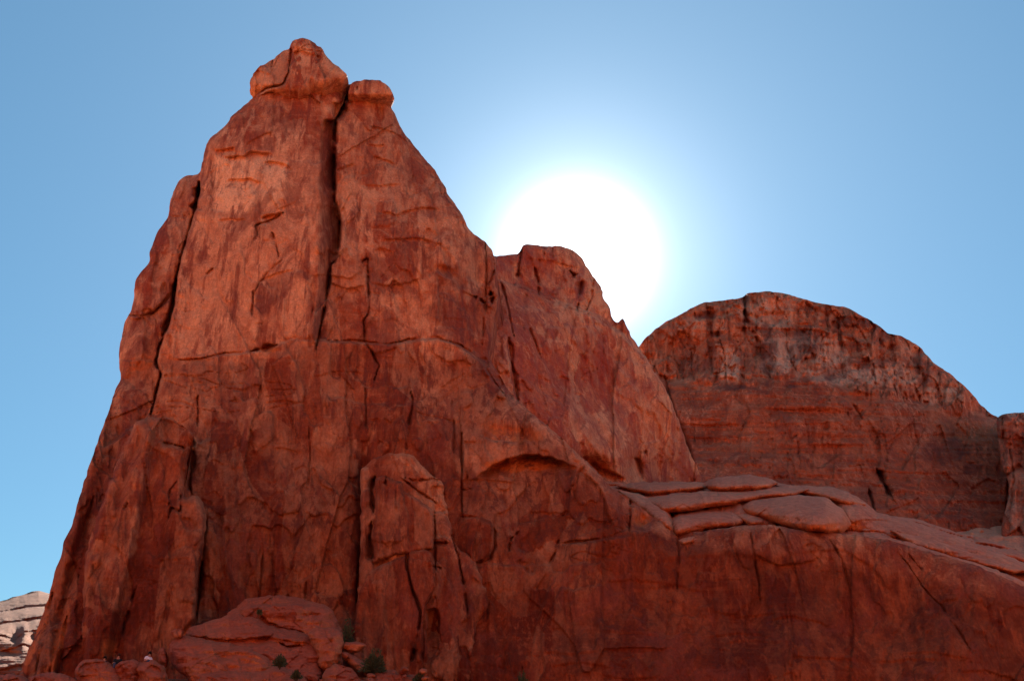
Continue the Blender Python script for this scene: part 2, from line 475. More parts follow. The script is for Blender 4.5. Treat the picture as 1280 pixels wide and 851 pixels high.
def rock_material(name, k=1.0, red=(0.54, 0.150, 0.054), deep=(0.40, 0.074, 0.023), pale=(0.98, 0.52, 0.25), low=(0.265, 0.045, 0.009), low2=(0.165, 0.023, 0.005),
                  varn=(0.19, 0.052, 0.036), orange=(0.72, 0.18, 0.03), streak=0.75, band=0.4, top_tint=None, top_mix=0.8):
    n = NT(name)
    c4 = lambda c: (c[0], c[1], c[2], 1.0)
    lerp = lambda a, b, t: tuple(x*(1-t)+y*t for x, y in zip(a, b))
    at = n.t.nodes.new('ShaderNodeAttribute'); at.attribute_name = 'rock'
    sep = n.t.nodes.new('ShaderNodeSeparateColor'); n.link(at.outputs['Color'], sep.inputs[0])
    big = n.noise(0.11*k, (1, 1, 0.8), 6, 0.65, 0.5)
    med = n.noise(0.6*k, (1, 1, 0.6), 8, 0.7, 0.7)
    mot = n.noise(1.7*k, (1, 1, 0.8), 8, 0.75, 0.5, (9, 9, 9))
    up = n.mix(n.ramp(big, 0.42, 0.58), c4(deep), c4(red))
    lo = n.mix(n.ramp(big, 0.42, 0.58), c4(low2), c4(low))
    col = n.mix(at.outputs['Alpha'], up, lo)  # Alpha brings in darker tones, mainly to imitate light fading downwards
    light = n.mix(at.outputs['Alpha'], c4(lerp(red, pale, .55)), c4(lerp(low, red, .6)))
    dark = n.mix(at.outputs['Alpha'], c4(lerp(deep, varn, .6)), (0.125, 0.025, 0.012, 1))
    col = n.mix(n.ramp(med, 0.50, 0.70, 0, 0.8), col, light)
    col = n.mix(n.ramp(mot, 0.52, 0.68, 0, 0.32), col, light)
    col = n.mix(n.ramp(med, 0.46, 0.30, 0, 0.7), col, dark)
    # thin bedding bands
    bd = n.noise(1.1*k, (0.06, 0.06, 1.0), 6, 0.75, 0.4)
    col = n.mix(n.ramp(bd, 0.52, 0.66, 0, band), col, dark)
    bd2 = n.noise(1.9*k, (0.05, 0.05, 1.0), 5, 0.75, 0.4, (5, 7, 31))
    col = n.mix(n.ramp(bd2, 0.54, 0.68, 0, band*0.8), col, light)
    # fresh pale rock and orange (raw rock and painted bounce light) where they were worked out
    fr = n.math('MULTIPLY', sep.outputs[0], n.ramp(med, 0.30, 0.50, 0.65, 1.0))
    col = n.mix(fr, col, n.mix(at.outputs['Alpha'], c4(pale), c4(lerp(low, pale, .38))))
    col = n.mix(sep.outputs[2], col, c4(orange))
    # vertical water streaks of dark varnish and pale wash
    st = n.noise(1.1*k, (1, 1, 0.045), 7, 0.7, 0.12)
    where = n.noise(0.17*k, (1, 1, 0.55), 5, 0.6, 0.4, (3, 40, 9))
    sf = n.math('MULTIPLY', n.ramp(st, 0.49, 0.60, 0, 1), n.ramp(where, 0.38, 0.54, 0.0, streak))
    col = n.mix(sf, col, dark)
    sf = n.math('MULTIPLY', n.ramp(st, 0.58, 0.68, 0, 1), n.ramp(where, 0.50, 0.62, 0.0, streak))
    col = n.mix(sf, col, c4(varn))
    st2 = n.noise(2.6*k, (1, 1, 0.035), 5, 0.65, 0.1, (30, 4, 2))
    col = n.mix(n.math('MULTIPLY', n.ramp(st2, 0.50, 0.62, 0, 0.7), n.ramp(where, 0.54, 0.40, 0, 1)), col, light)
    vf = n.math('MULTIPLY', sep.outputs[1], n.ramp(med, 0.3, 0.6, 1.0, 0.5))
    col = n.mix(vf, col, n.mix(at.outputs['Alpha'], c4(varn), (0.095, 0.021, 0.012, 1)))
    # purple patina blotches
    pt = n.noise(0.30*k, (1, 1, 0.45), 8, 0.68, 0.9, (11, 5, 77))
    col = n.mix(n.ramp(pt, 0.52, 0.62, 0, 0.6), col, c4(lerp(deep, varn, .7)))
    fine = n.noise(5.0*k, (1, 1, 0.8), 8, 0.75)
    col = n.mix(1.0, col, n.mix(n.ramp(fine, 0.32, 0.68), (0.80, 0.78, 0.76, 1), (1.18, 1.20, 1.22, 1)), 'MULTIPLY')
    if top_tint:   # flat tops are mixed towards their own tint
        geo = n.t.nodes.new('ShaderNodeNewGeometry'); sx_ = n.t.nodes.new('ShaderNodeSeparateXYZ')
        n.link(geo.outputs['Normal'], sx_.inputs[0])
        dz = n.math('ADD', sx_.outputs[2], n.math('MULTIPLY', n.math('SUBTRACT', med, 0.5), 0.5))
        col = n.mix(n.ramp(dz, 0.35, 0.8, 0, top_mix), col, n.mix(n.ramp(mot, 0.4, 0.6), c4(top_tint), c4(tuple(0.7*q for q in top_tint))))
    n.link(col, n.b.inputs['Base Color'])
    h1 = n.noise(1.6*k, (1, 1, 0.6), 10, 0.74, 0.4)
    b1 = n.bump(h1, 0.65, 0.5/k)
    b2 = n.bump(n.noise(2.0*k, (0.10, 0.10, 1.6), 7, 0.72), 0.22, 0.16/k, b1)
    b3 = n.bump(n.noise(2.2*k, (1, 1, 0.06), 6, 0.7), 0.35, 0.2/k, b2)
    n.link(b3, n.b.inputs['Normal'])
    return n.m

M_T = rock_material('red_sandstone')
M_F = rock_material('fin_sandstone', red=(0.62, 0.165, 0.062), deep=(0.50, 0.095, 0.032), varn=(0.30, 0.075, 0.062))
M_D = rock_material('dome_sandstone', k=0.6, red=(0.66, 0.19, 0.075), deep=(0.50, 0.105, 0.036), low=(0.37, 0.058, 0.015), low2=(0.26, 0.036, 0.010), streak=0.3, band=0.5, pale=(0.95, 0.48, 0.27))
M_B = rock_material('bench_sandstone', streak=0.12, band=0.3, top_tint=(0.80, 0.31, 0.165), top_mix=0.65)
M_S = rock_material('boulder_sandstone', k=2.0, streak=0.15, band=0.5, top_tint=(0.50, 0.125, 0.06))
M_H = rock_material('pale_sandstone', k=0.5, streak=0.1, band=0.5, red=(0.32, 0.125, 0.07), deep=(0.22, 0.075, 0.038), pale=(0.36, 0.15, 0.08), top_tint=(0.32, 0.128, 0.066))

def tag(o, label=None, cat=None, group=None, kind=None):
    if label: o['label'] = label
    if cat: o['category'] = cat
    if group: o['group'] = group
    if kind: o['kind'] = kind
    return o
def empty(name, loc):
    o = bpy.data.objects.new(name, None); C.objects.link(o); o.location = loc; return o

# ================================================================== THE TOWER
T_left = [(-30, 960), (5, 895), (22, 851), (30, 825), (45, 790), (60, 750), (68, 715), (78, 690), (80, 675), (90, 655), (100, 620), (110, 585),
          (125, 545), (135, 515), (145, 485), (152, 470), (149, 462), (149, 435), (152, 420), (157, 400), (165, 390), (168, 360), (172, 345),
          (180, 335), (188, 325), (187, 315), (194, 300), (195, 290), (205, 280), (212, 270), (213, 250), (217, 237), (222, 228), (232, 220),
          (250, 218), (252, 210), (254, 195), (258, 180), (268, 168), (280, 160), (290, 145), (305, 133), (316, 124), (330, 112), (350, 95),
          (380, 85), (410, 95), (432, 106), (437, 105), (448, 106), (470, 106), (484, 116), (489, 134), (496, 148), (500, 160), (520, 185), (545, 215), (555, 232),
          (565, 250), (576, 265), (581, 275), (583, 284), (598, 296), (610, 305), (617, 318)]
T_right = [(619, 335), (621, 360), (623, 380), (617, 400), (614, 425), (610, 438), (616, 455), (630, 480), (652, 505), (682, 530), (716, 560), (746, 589), (763, 608),
           (785, 622), (800, 632), (813, 645), (828, 652), (845, 668), (880, 664), (935, 656), (960, 655), (1000, 663), (1060, 667), (1110, 674), (1160, 689),
           (1220, 706), (1280, 733), (1330, 752), (1420, 790), (1470, 960)]
T_ctrl = [(-20, 900, 69), (100, 880, 70), (250, 880, 72), (400, 880, 74), (600, 880, 73), (800, 880, 72), (1000, 880, 71), (1200, 880, 70), (1420, 880, 69),
          (90, 700, 74), (200, 700, 76), (330, 700, 78), (450, 700, 79), (600, 700, 77.5), (750, 720, 76), (900, 720, 76), (1100, 740, 76), (1300, 780, 74),
          (130, 560, 80), (250, 560, 81), (400, 560, 83), (520, 560, 84), (640, 560, 82), (720, 590, 83), (780, 640, 79),
          (160, 440, 85), (250, 440, 84.5), (400, 440, 85.5), (520, 440, 87), (600, 440, 90),
          (190, 330, 87.5), (280, 330, 86), (380, 330, 85.5), (450, 330, 87.0), (540, 330, 88), (600, 330, 92),
          (240, 200, 89), (300, 200, 88), (380, 200, 87.5), (450, 200, 89.5), (520, 200, 93), (340, 100, 91), (400, 100, 91), (460, 110, 92)]

def tower_fn(F):
    U, V = F.U, F.V
    F.Y = gfield(U, V, T_ctrl, 60)
    base = F.Y; F.Y = np.zeros(U.shape)
    rockface(F, 0.072, 21, flute=0.35, strata=0.10, facet=0.75, fine=0.10)
    smooth_face = F.mask([(256, 175), (300, 150), (390, 180), (388, 425), (222, 445), (222, 350), (250, 260)], 10)
    smooth_wall = sstep(690, 800, U+0.6*(V-700))*sstep(660, 700, V)
    F.Y = base+F.Y*(1-0.45*smooth_face)*(1-0.5*smooth_wall)
    F.A[..., 1] *= (1-0.7*smooth_face); F.A[..., 0] *= (1-0.6*smooth_wall)
    # outer slab on the left shoulder stands behind the main pillar
    F.panel([(140, 480), (140, 400), (180, 300), (205, 200), (251, 205), (249, 240), (243, 266), (233, 299), (227, 319), (220, 353), (217, 381), (213, 401), (199, 435), (195, 456), (203, 466), (192, 505), (186, 520), (130, 560)], 1.9, gu=0.012, soft=2.5)
    # side face of the main pillar turning into the big crack, right pillar set back
    F.panel([(404, 150), (419, 150), (418, 250), (425, 274), (422, 322), (413, 332), (411, 353), (405, 387), (398, 420), (388, 428), (391, 400), (398, 360), (398, 320), (402, 240), (401, 180)], 1.6, gu=0.20, soft=2.5)
    F.panel([(440, 90), (433, 124), (419, 150), (418, 250), (425, 274), (422, 322), (413, 332), (405, 387), (398, 425), (453, 427), (487, 430), (546, 422), (574, 431), (605, 455), (640, 500), (660, 440), (660, 200)], 0.9, soft=2)
    F.groove([(437, 100), (430, 128), (419, 150), (418, 200), (418, 250), (425, 274), (422, 322)], 2.3, 2.4, 0.6, False)
    F.groove([(436, 104), (433, 120), (425, 138), (418, 152)], 5.5, 4.0, 0.5)
    F.groove([(422, 322), (413, 332), (411, 353), (405, 387), (398, 420), (395, 437)], 2.4, 2.2, 0.6)
    # right pillar corner and darker right face
    F.panel([(543, 300), (560, 290), (640, 300), (640, 460), (600, 450), (574, 431), (546, 422), (543, 380)], 0.4, gu=0.035, soft=5)
    F.blob(556, 338, 12, 5, 0.9, 20)
    F.blob(600, 350, 10, 30, 0.9)
    F.groove([(591, 370), (600, 374), (608, 381)], 2.5, 1.6)
    F.groove([(613, 365), (615, 380)], 3, 1.8)
    F.groove([(606, 300), (608, 340), (606, 380), (603, 430)], 2.5, 0.8)
    F.groove([(619, 335), (612, 352), (608, 360)], 2.0, 0.8)
    # left crack: wide wedges
    F.groove([(250, 218), (248, 240), (243, 265), (233, 299), (227, 319), (220, 353), (217, 381), (213, 401), (199, 435), (195, 454), (202, 466), (192, 505), (188, 518)], 2.4, 2.4, 0.8, False)
    F.groove([(249, 232), (246, 250), (243, 264)], 5, 2.6, 0.6)
    F.groove([(221, 350), (216, 380), (210, 402), (203, 420)], 5, 2.6, 0.6)
    F.step([(160, 395), (172, 398), (188, 393), (202, 378), (214, 362)], 1, 0.7, 14)
    F.groove([(160, 393), (176, 396), (192, 390), (212, 372)], 2.2, 0.7)
    F.step([(150, 449), (176, 449), (196, 452)], 1, -0.5, 12)
    # cap line, upper pillar ledges
    F.step([(268, 188), (280, 187), (295, 182)], 1, 0.8, 6)
    F.step([(278, 196), (303, 195), (315, 189), (330, 190), (341, 193)], 1, 0.8, 16)
    F.step([(330, 202), (354, 203), (366, 213)], 1, 0.7, 12)
    F.step([(281, 227), (295, 224), (317, 224), (331, 228)], 1, 0.65, 8)
    F.step([(262, 195), (264, 230), (262, 262)], -1, 0.35, 20)
    F.step([(270, 275), (295, 273), (310, 274)], 1, 0.4, 8)
    F.step([(324, 272), (340, 268), (355, 265)], 1, 1.0, 5)
    F.groove([(354, 266), (340, 275), (319, 282), (322, 294), (313, 304)], 1.8, 0.8)
    F.groove([(340, 291), (346, 308), (350, 329)], 1.6, 0.6)
    F.groove([(267, 336), (257, 344)], 1.5, 0.5)
    F.groove([(317, 362), (316, 375), (315, 395)], 1.7, 0.7)
    F.groove([(352, 325), (330, 345), (318, 365)], 1.5, 0.35)
    F.step([(322, 352), (345, 340), (372, 336)], 1, 0.35, 22)
    F.panel([(356, 339), (374, 338), (388, 352), (391, 400), (386, 424), (352, 424), (348, 390)], -0.35, soft=4)
    # horizontal break under the pillars: lower wall stands proud
    F.step([(220, 449), (247, 449), (278, 442), (312, 440), (346, 432), (360, 424), (398, 425), (453, 427), (487, 430), (510, 425), (546, 422), (574, 431), (589, 441), (605, 455), (614, 472), (631, 494)], 1, -0.8, 60, 2)
    F.groove([(222, 449), (247, 449), (278, 442), (312, 440)], 1.8, 0.7)
    F.groove([(312, 440), (330, 436), (346, 431)], 3.0, 1.3)
    F.groove([(398, 425), (453, 427), (487, 430), (510, 425), (546, 422), (574, 431), (589, 441), (605, 455), (614, 472), (631, 494)], 1.6, 0.9)
    F.groove([(430, 122), (445, 124), (462, 121), (484, 124)], 1.4, 0.5)
    F.step([(419, 213), (430, 209), (443, 203)], 1, 0.5, 8)
    F.step([(457, 180), (470, 181), (484, 182)], 1, 0.4, 8)
    F.step([(464, 194), (480, 198), (495, 205)], 1, 0.5, 9)
    F.step([(455, 230), (480, 231), (500, 229)], 1, 0.35, 9)
    F.groove([(460, 322), (452, 328)], 2.6, 1.0)
    F.groove([(460, 322), (460, 348), (461, 384), (460, 394), (454, 401), (456, 427), (466, 441), (474, 458), (467, 475)], 1.9, 1.0)
    F.groove([(457, 486), (457, 510), (458, 540)], 1.2, 0.5)
    F.step([(464, 353), (482, 356), (503, 355), (530, 345)], 1, 0.4, 26)
    F.step([(410, 352), (425, 358), (440, 360), (458, 356)], 1, 0.45, 20)
    F.groove([(514, 489), (516, 506), (511, 528), (508, 551)], 2.0, 0.9)
    F.groove([(508, 551), (509, 562)], 1.2, 0.5)
    F.groove([(248, 494), (247, 515), (246, 533)], 1.6, 0.7)
    F.step([(388, 470), (430, 462), (458, 466)], 1, 0.25, 14)
    F.step([(340, 560), (352, 558), (380, 566)], 1, 0.25, 14)
    F.groove([(386, 530), (388, 570), (384, 610)], 1.3, 0.35)
    F.groove([(329, 690), (326, 722), (324, 750)], 1.4, 0.5)
    F.groove([(383, 725), (381, 750)], 1.8, 0.6)
    F.groove([(449, 700), (447, 740), (449, 800)], 2.4, 0.9)
    # dark gully left of the buttress
    F.blob(128, 600, 13, 60, 1.6, 20)
    F.blob(100, 690, 10, 60, 1.3, 18)
    F.groove([(118, 620), (105, 660), (90, 710), (76, 770), (62, 840)], 6, 0.6, 1.0)
    F.groove([(66, 740), (56, 790), (44, 845)], 4, 0.5, 1.0)
    F.groove([(84, 770), (78, 810), (70, 850)], 4, 0.6, 1.0)
    # overhang arch of the central wall and its neighbours
    F.step([(590, 600), (608, 587), (628, 575), (648, 569), (687, 569), (706, 578), (724, 584)], 1, 3.4, 16, 2.5)
    F.step([(598, 542), (614, 551), (648, 554)], -1, 0.9, 14, 2)
    F.step([(577, 552), (597, 551)], 1, 0.4, 8)
    F.blob(645, 541, 36, 9, 0.9, 12)
    F.step([(724, 584), (743, 601), (755, 618), (760, 635), (766, 655), (772, 668)], 1, 0.9, 30, 2)
    F.step([(701, 679), (729, 677), (757, 673), (790, 668)], 1, -0.7, 40, 2.5)
    F.groove([(701, 678), (729, 676), (752, 672)], 2.0, 0.6)
    F.groove([(787, 621), (788, 645), (787, 664)], 1.8, 1.0)
    F.blob(802, 652, 14, 9, 1.8)
    F.step([(786, 663), (800, 664), (815, 662)], 1, -0.6, 20)
    F.groove([(699, 674), (694, 690), (688, 703)], 1.6, 0.7)
    F.groove([(577, 540), (578, 580), (577, 612), (578, 650)], 2.0, 0.8)
    F.groove([(565, 500), (568, 530), (567, 570)], 1.5, 0.5)
    F.blob(455, 650, 6, 90, 1.8)
    F.tpoly(1, [(440, 560), (452, 560), (450, 700), (446, 800), (434, 800), (440, 680)], 0.5, 4, 4)  # shadow left of the column painted as a dark strip
    F.blob(252, 700, 5, 60, 0.7)
    F.groove([(240, 545), (242, 575), (236, 605), (240, 618)], 3.0, 1.6)
    F.groove([(258, 640), (258, 668), (252, 704), (249, 735), (246, 775)], 2.6, 1.5, 0.8)
    # stepped blocks down the shoulder of the right pillar
    for k, (u, v) in enumerate(((603, 452), (612, 462), (622, 476), (630, 488), (641, 498), (590, 446))):
        F.panel([(u-9, v-3), (u+3, v-7), (u+9, v+3), (u+2, v+11), (u-8, v+7)], -0.7 if k % 2 else 0.6, gu=0.05, soft=1.6)
    F.step([(546, 345), (548, 380), (545, 418)], -1, 0.8, 26, 2)
    F.step([(470, 262), (495, 268), (530, 258), (552, 262)], 1, 0.6, 12, 2)
    F.step([(474, 300), (520, 296), (560, 306)], 1, 0.5, 14, 2)
    # rounded flakes by the column
    F.panel([(578, 648), (596, 645), (615, 656), (618, 682), (609, 699), (594, 703), (582, 690)], -0.5, soft=3)
    F.groove([(577, 612), (590, 611)], 1.4, 0.5)
    F.groove([(649, 664), (637, 674), (636, 690)], 1.5, 0.7)
    F.groove([(575, 646), (597, 645)], 1.5, 0.6)
    F.groove([(618, 655), (619, 682), (610, 700), (592, 704)], 1.7, 0.8)
    F.step([(660, 640), (700, 640), (716, 650)], 1, 0.35, 16)
    F.step([(628, 610), (640, 640), (642, 670)], 1, 0.25, 14)
    F.step([(592, 703), (640, 706), (700, 704)], 1, -0.3, 40)
    # big lower right wall: slanting joints and shallow spalls
    F.groove([(937, 656), (941, 682), (947, 722), (950, 750)], 1.5, 0.45)
    F.groove([(847, 668), (849, 700), (846, 740)], 1.4, 0.35)
    F.groove([(1036, 674), (1052, 698), (1063, 739)], 1.5, 0.3)
    F.groove([(1126, 694), (1158, 739), (1182, 763), (1213, 812)], 1.5, 0.45)
    F.step([(1126, 694), (1158, 739), (1182, 763), (1213, 812)], -1, 0.3, 30)
    F.groove([(1135, 692), (1152, 712)], 1.4, 0.4)
    F.step([(800, 700), (900, 690), (1000, 700)], 1, 0.2, 60, 6)
    F.step([(990, 690), (1050, 684), (1090, 705), (1120, 745)], 1, 0.35, 34, 4)
    F.step([(940, 690), (970, 705), (1010, 702), (1030, 690)], 1, 0.5, 16, 3)
    F.blob(1010, 745, 16, 50, 0.5)
    F.blob(950, 770, 20, 60, 0.4, -10)
    for k in range(16):
        rr = random.Random(k)
        u = rr.uniform(640, 1260); v = rr.uniform(715, 850)
        F.step([(u-40, v+rr.uniform(-6, 6)), (u, v+rr.uniform(-7, 7)), (u+50, v+rr.uniform(-3, 12))], 1, rr.uniform(.15, .35), rr.uniform(8, 26), 3)
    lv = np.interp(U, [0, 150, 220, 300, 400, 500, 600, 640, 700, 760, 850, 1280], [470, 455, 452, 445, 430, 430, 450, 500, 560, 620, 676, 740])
    F.A[..., 3] = np.clip(0.5*sstep(-6, 14, V-lv+14*fbm(U/30, V/30, 99, 4))+0.55*sstep(470, 740, V+70*fbm(U/60, V/40, 98, 4)), 0, 1)  # wall colour darkens downwards in place of the weaker light there
    # ---- colours
    F.tpoly(0, [(266, 192), (300, 199), (340, 194), (362, 206), (361, 250), (330, 262), (300, 268), (266, 264)], 0.95, 4)
    F.tpoly(0, [(222, 352), (250, 350), (300, 360), (318, 380), (300, 420), (280, 440), (226, 445)], 0.55, 8, 5)
    F.tpoly(0, [(358, 342), (374, 340), (388, 356), (389, 400), (384, 422), (354, 422), (350, 390)], 0.6, 4)
    F.tone(0, 300, 255, 34, 14, 0.6)
    F.tpoly(0, [(268, 196), (296, 200), (340, 196), (358, 210), (356, 244), (318, 256), (268, 258)], 1.0, 2.5, 2)
    F.tpoly(0, [(222, 392), (262, 388), (300, 398), (296, 430), (250, 444), (222, 444)], 0.6, 3, 3)
    F.tpoly(0, [(300, 285), (316, 290), (314, 360), (290, 380), (236, 376), (238, 330), (262, 290)], 0.45, 4, 4)
    F.tpoly(0, [(256, 182), (300, 176), (384, 200), (386, 330), (350, 424), (300, 440), (224, 446), (222, 350), (248, 270)], 0.36, 8, 5)
    F.tpoly(1, [(420, 135), (480, 136), (545, 220), (580, 285), (618, 330), (618, 400), (600, 440), (545, 420), (545, 330), (470, 250), (440, 200)], 0.28, 8, 6)
    F.tpoly(0, [(421, 240), (455, 225), (461, 262), (453, 320), (420, 325), (425, 275)], 0.5, 3)
    F.tpoly(0, [(414, 335), (456, 330), (456, 368), (430, 378), (410, 370)], 0.35, 3)
    F.tpoly(0, [(468, 370), (540, 345), (544, 420), (500, 424), (470, 422)], 0.22, 5, 6)
    F.tpoly(0, [(258, 186), (266, 180), (264, 300), (250, 320), (240, 300)], 0.35, 3)
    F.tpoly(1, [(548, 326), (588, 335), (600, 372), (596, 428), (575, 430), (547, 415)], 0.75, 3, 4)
    F.tpoly(1, [(404, 160), (418, 152), (417, 250), (424, 275), (412, 332), (404, 390), (397, 420), (388, 428), (392, 395), (399, 350), (399, 320), (403, 240), (402, 180)], 0.85, 2.5, 1.5)  # shaded side face by the big crack, darkened in the colour
    F.tpoly(1, [(150, 462), (150, 430), (166, 385), (182, 330), (205, 275), (218, 230), (250, 219), (247, 245), (240, 268), (226, 320), (217, 360), (209, 402), (197, 440), (192, 462)], 0.42, 3, 3)
    F.tpoly(0, [(376, 200), (400, 190), (398, 300), (396, 330), (386, 410), (378, 360), (380, 280)], 0.4, 3, 3)
    F.tpoly(0, [(620, 490), (650, 510), (690, 542), (722, 570), (760, 610), (800, 640), (846, 670), (840, 676), (790, 652), (750, 618), (710, 580), (660, 545), (600, 540), (590, 500)], 0.38, 4, 3)  # pale highlight painted along the slanting slab edge
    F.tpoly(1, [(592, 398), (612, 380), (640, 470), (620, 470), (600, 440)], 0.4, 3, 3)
    F.tpoly(1, [(318, 366), (345, 343), (372, 338), (355, 372), (330, 392), (322, 384)], 0.7, 3)
    F.tpoly(1, [(140, 520), (170, 530), (150, 580), (128, 640), (112, 690), (100, 760), (84, 830), (70, 850), (84, 740), (100, 660), (120, 580)], 0.55, 4, 4)
    F.tpoly(0, [(96, 590), (108, 600), (92, 670), (82, 690)], 0.3, 3)
    F.tpoly(0, [(60, 760), (74, 764), (66, 850), (50, 850)], 0.5, 3)
    F.tpoly(0, [(196, 470), (232, 455), (300, 470), (280, 520), (230, 520), (200, 510)], 0.3, 6, 6)
    F.tpoly(1, [(640, 520), (690, 556), (668, 560), (640, 548), (606, 540)], 0.2, 6, 3)
    F.tone(0, 250, 285, 40, 18, 0.3)
    F.tone(0, 385, 215, 12, 45, 0.35)
    F.tone(0, 438, 270, 17, 50, 0.4)
    F.tone(0, 430, 350, 22, 12, 0.3)
    F.tone(0, 270, 480, 60, 40, 0.25)
    F.tone(0, 160, 610, 18, 70, 0.35, 15)
    F.tone(0, 55, 800, 9, 60, 0.5, 15)
    F.tone(0, 345, 150, 24, 26, 0.22)
    F.tone(0, 468, 112, 20, 10, 0.3)
    F.tone(0, 660, 600, 60, 22, 0.2)
    F.tone(0, 700, 555, 60, 9, 0.35, 40)
    F.tone(0, 580, 475, 26, 40, 0.2, -35)
    F.tone(0, 870, 684, 60, 12, 0.15)
    F.tone(0, 1010, 678, 80, 8, 0.2)
    F.tone(1, 340, 160, 60, 9, 0.55, -14)
    F.tone(1, 395, 150, 26, 12, 0.5)
    F.tone(1, 340, 365, 26, 12, 0.75, -35)
    F.tone(1, 328, 385, 10, 12, 0.75, -35)
    F.tone(1, 400, 230, 22, 7, 0.4, -40)
    F.tone(1, 466, 150, 34, 18, 0.45)
    F.tone(1, 500, 250, 50, 16, 0.4, -10)
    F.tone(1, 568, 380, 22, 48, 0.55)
    F.tone(1, 188, 260, 12, 60, 0.35, 20)
    F.tone(1, 178, 430, 6, 20, 0.8, 25)
    F.tone(1, 205, 385, 20, 8, 0.6, -40)
    F.tone(1, 270, 470, 50, 12, 0.4, -10)
    F.tone(1, 430, 445, 40, 12, 0.35)
    F.tone(1, 612, 340, 7, 40, 0.5)
    F.tone(1, 400, 590, 60, 40, 0.35)
    F.tone(1, 320, 640, 50, 30, 0.3)
    F.tone(1, 640, 740, 60, 40, 0.35)
    F.tone(1, 740, 660, 34, 10, 0.5, -10)
    F.tone(1, 745, 690, 50, 18, 0.35)
    F.tone(1, 800, 800, 220, 34, 0.35, 5)
    F.tone(1, 1090, 740, 34, 10, 0.6, 30)
    F.tone(1, 1060, 715, 40, 6, 0.5, 15)
    F.tone(1, 925, 700, 12, 12, 0.6)
    F.tone(1, 1008, 735, 12, 50, 0.65)
    F.tone(1, 960, 760, 16, 60, 0.35, -12)
    F.tone(1, 870, 730, 16, 60, 0.35)
    F.tone(1, 1200, 800, 90, 40, 0.35, 20)
    F.tone(1, 250, 690, 12, 60, 0.3)
    for k in range(26):
        rr = random.Random(600+k); u = rr.uniform(850, 1270); v = rr.uniform(700, 790)
        F.tone(1 if k % 2 else 0, u, v, rr.uniform(4, 10), rr.uniform(30, 70), rr.uniform(.35, .7) if k % 2 else rr.uniform(.08, .16), -8-0.03*(u-850))
    for k in range(30):
        rr = random.Random(700+k); u = rr.uniform(260, 700); v = rr.uniform(480, 760)
        F.tone(1 if k % 2 else 0, u, v, rr.uniform(6, 18), rr.uniform(18, 50), rr.uniform(.3, .6) if k % 2 else rr.uniform(.2, .45), rr.uniform(-10, 10))
    F.tpoly(0, [(262, 672), (300, 655), (325, 652), (322, 662), (290, 672), (262, 690)], 0.4, 3, 3)
    F.tpoly(0, [(380, 640), (400, 632), (450, 640), (448, 650), (400, 646)], 0.3, 3, 3)
    F.tone(2, 335, 436, 16, 5, 0.9)
    F.tone(2, 245, 449, 24, 4, 0.8)
    F.tone(2, 655, 580, 60, 9, 0.9)  # orange bounce light under the arch put into the rock colour
    F.tone(2, 645, 541, 36, 9, 0.6, 12)
    F.tone(2, 340, 270, 14, 4, 0.9)
    F.tone(2, 235, 268, 6, 4, 0.7)
    F.tone(2, 803, 652, 13, 8, 0.9)
    F.tone(2, 190, 440, 10, 26, 0.5, 25)
    F.tone(2, 170, 455, 20, 8, 0.6)
    F.tone(2, 281, 187, 16, 3, 0.7)
    F.tone(2, 75, 800, 6, 50, 0.5, 15)
    F.tone(2, 48, 790, 5, 60, 0.4, 18)
    F.tone(2, 558, 338, 14, 5, 0.7, 20)

tower = empty('sandstone_tower', (-20, 74, 0))
tag(tower, 'tall twin-pointed red sandstone tower split by a deep crack, wall running right', 'rock tower')
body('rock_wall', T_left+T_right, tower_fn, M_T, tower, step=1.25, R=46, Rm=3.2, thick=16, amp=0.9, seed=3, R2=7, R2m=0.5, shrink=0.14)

def simple(y0, gu, gv, c, m, seed, **kw):
    def f(F):
        F.Y = np.full(F.U.shape, float(y0))+gu*(F.U-c[0])+gv*(F.V-c[1])
        rockface(F, m, seed, **kw)
    return f

# cap rock on the summit
def cap_fn(F):
    F.Y = 89.6+0.004*(F.U-375)-0.01*(F.V-90)+4.0*sstep(104, 142, F.V+0.25*(F.U-375)*(F.U > 375))
    rockface(F, 0.078, 5, flute=0.15, strata=0.15, facet=0.9, fine=0.12)
    F.groove([(364, 62), (361, 91), (354, 106), (334, 110), (317, 124)], 1.8, 1.2, 0.7, False)
    F.step([(364, 64), (380, 62), (405, 74)], 1, 0.5, 10)
    F.step([(366, 66), (374, 60)], 1, 0.5, 6)
    F.panel([(312, 128), (305, 100), (330, 75), (362, 55), (361, 91), (354, 106), (334, 110)], 0.8, gu=-0.012, soft=3)
    F.groove([(341, 76), (339, 86)], 1.3, 0.4)
    F.tone(1, 400, 92, 30, 6, 0.5, 12)
    F.tone(0, 400, 114, 26, 7, 0.3)
    F.tone(2, 371, 60, 4, 3, 0.7)
body('cap_rock', [(318, 127), (312, 116), (312, 104), (315, 95), (325, 82), (340, 76), (350, 66), (362, 62), (364, 52), (372, 48), (382, 47), (392, 52),
                  (403, 62), (407, 70), (420, 82), (434, 93), (436, 104), (434, 118), (427, 134), (419, 150), (404, 152), (380, 140), (350, 122), (335, 112)],
     cap_fn, M_T, tower, step=1.2, R=15, Rm=1.1, thick=5, amp=1.1, seed=9, R2=3, R2m=0.05, scale=6)
def knob_fn(F):
    F.Y = 90.3+4.0*sstep(116, 138, F.V)
    rockface(F, 0.078, 15, flute=0.1, strata=0.15, facet=0.6, fine=0.12)
    F.groove([(448, 101), (446, 112)], 1.3, 0.4)
    F.tone(0, 466, 110, 14, 7, 0.4)
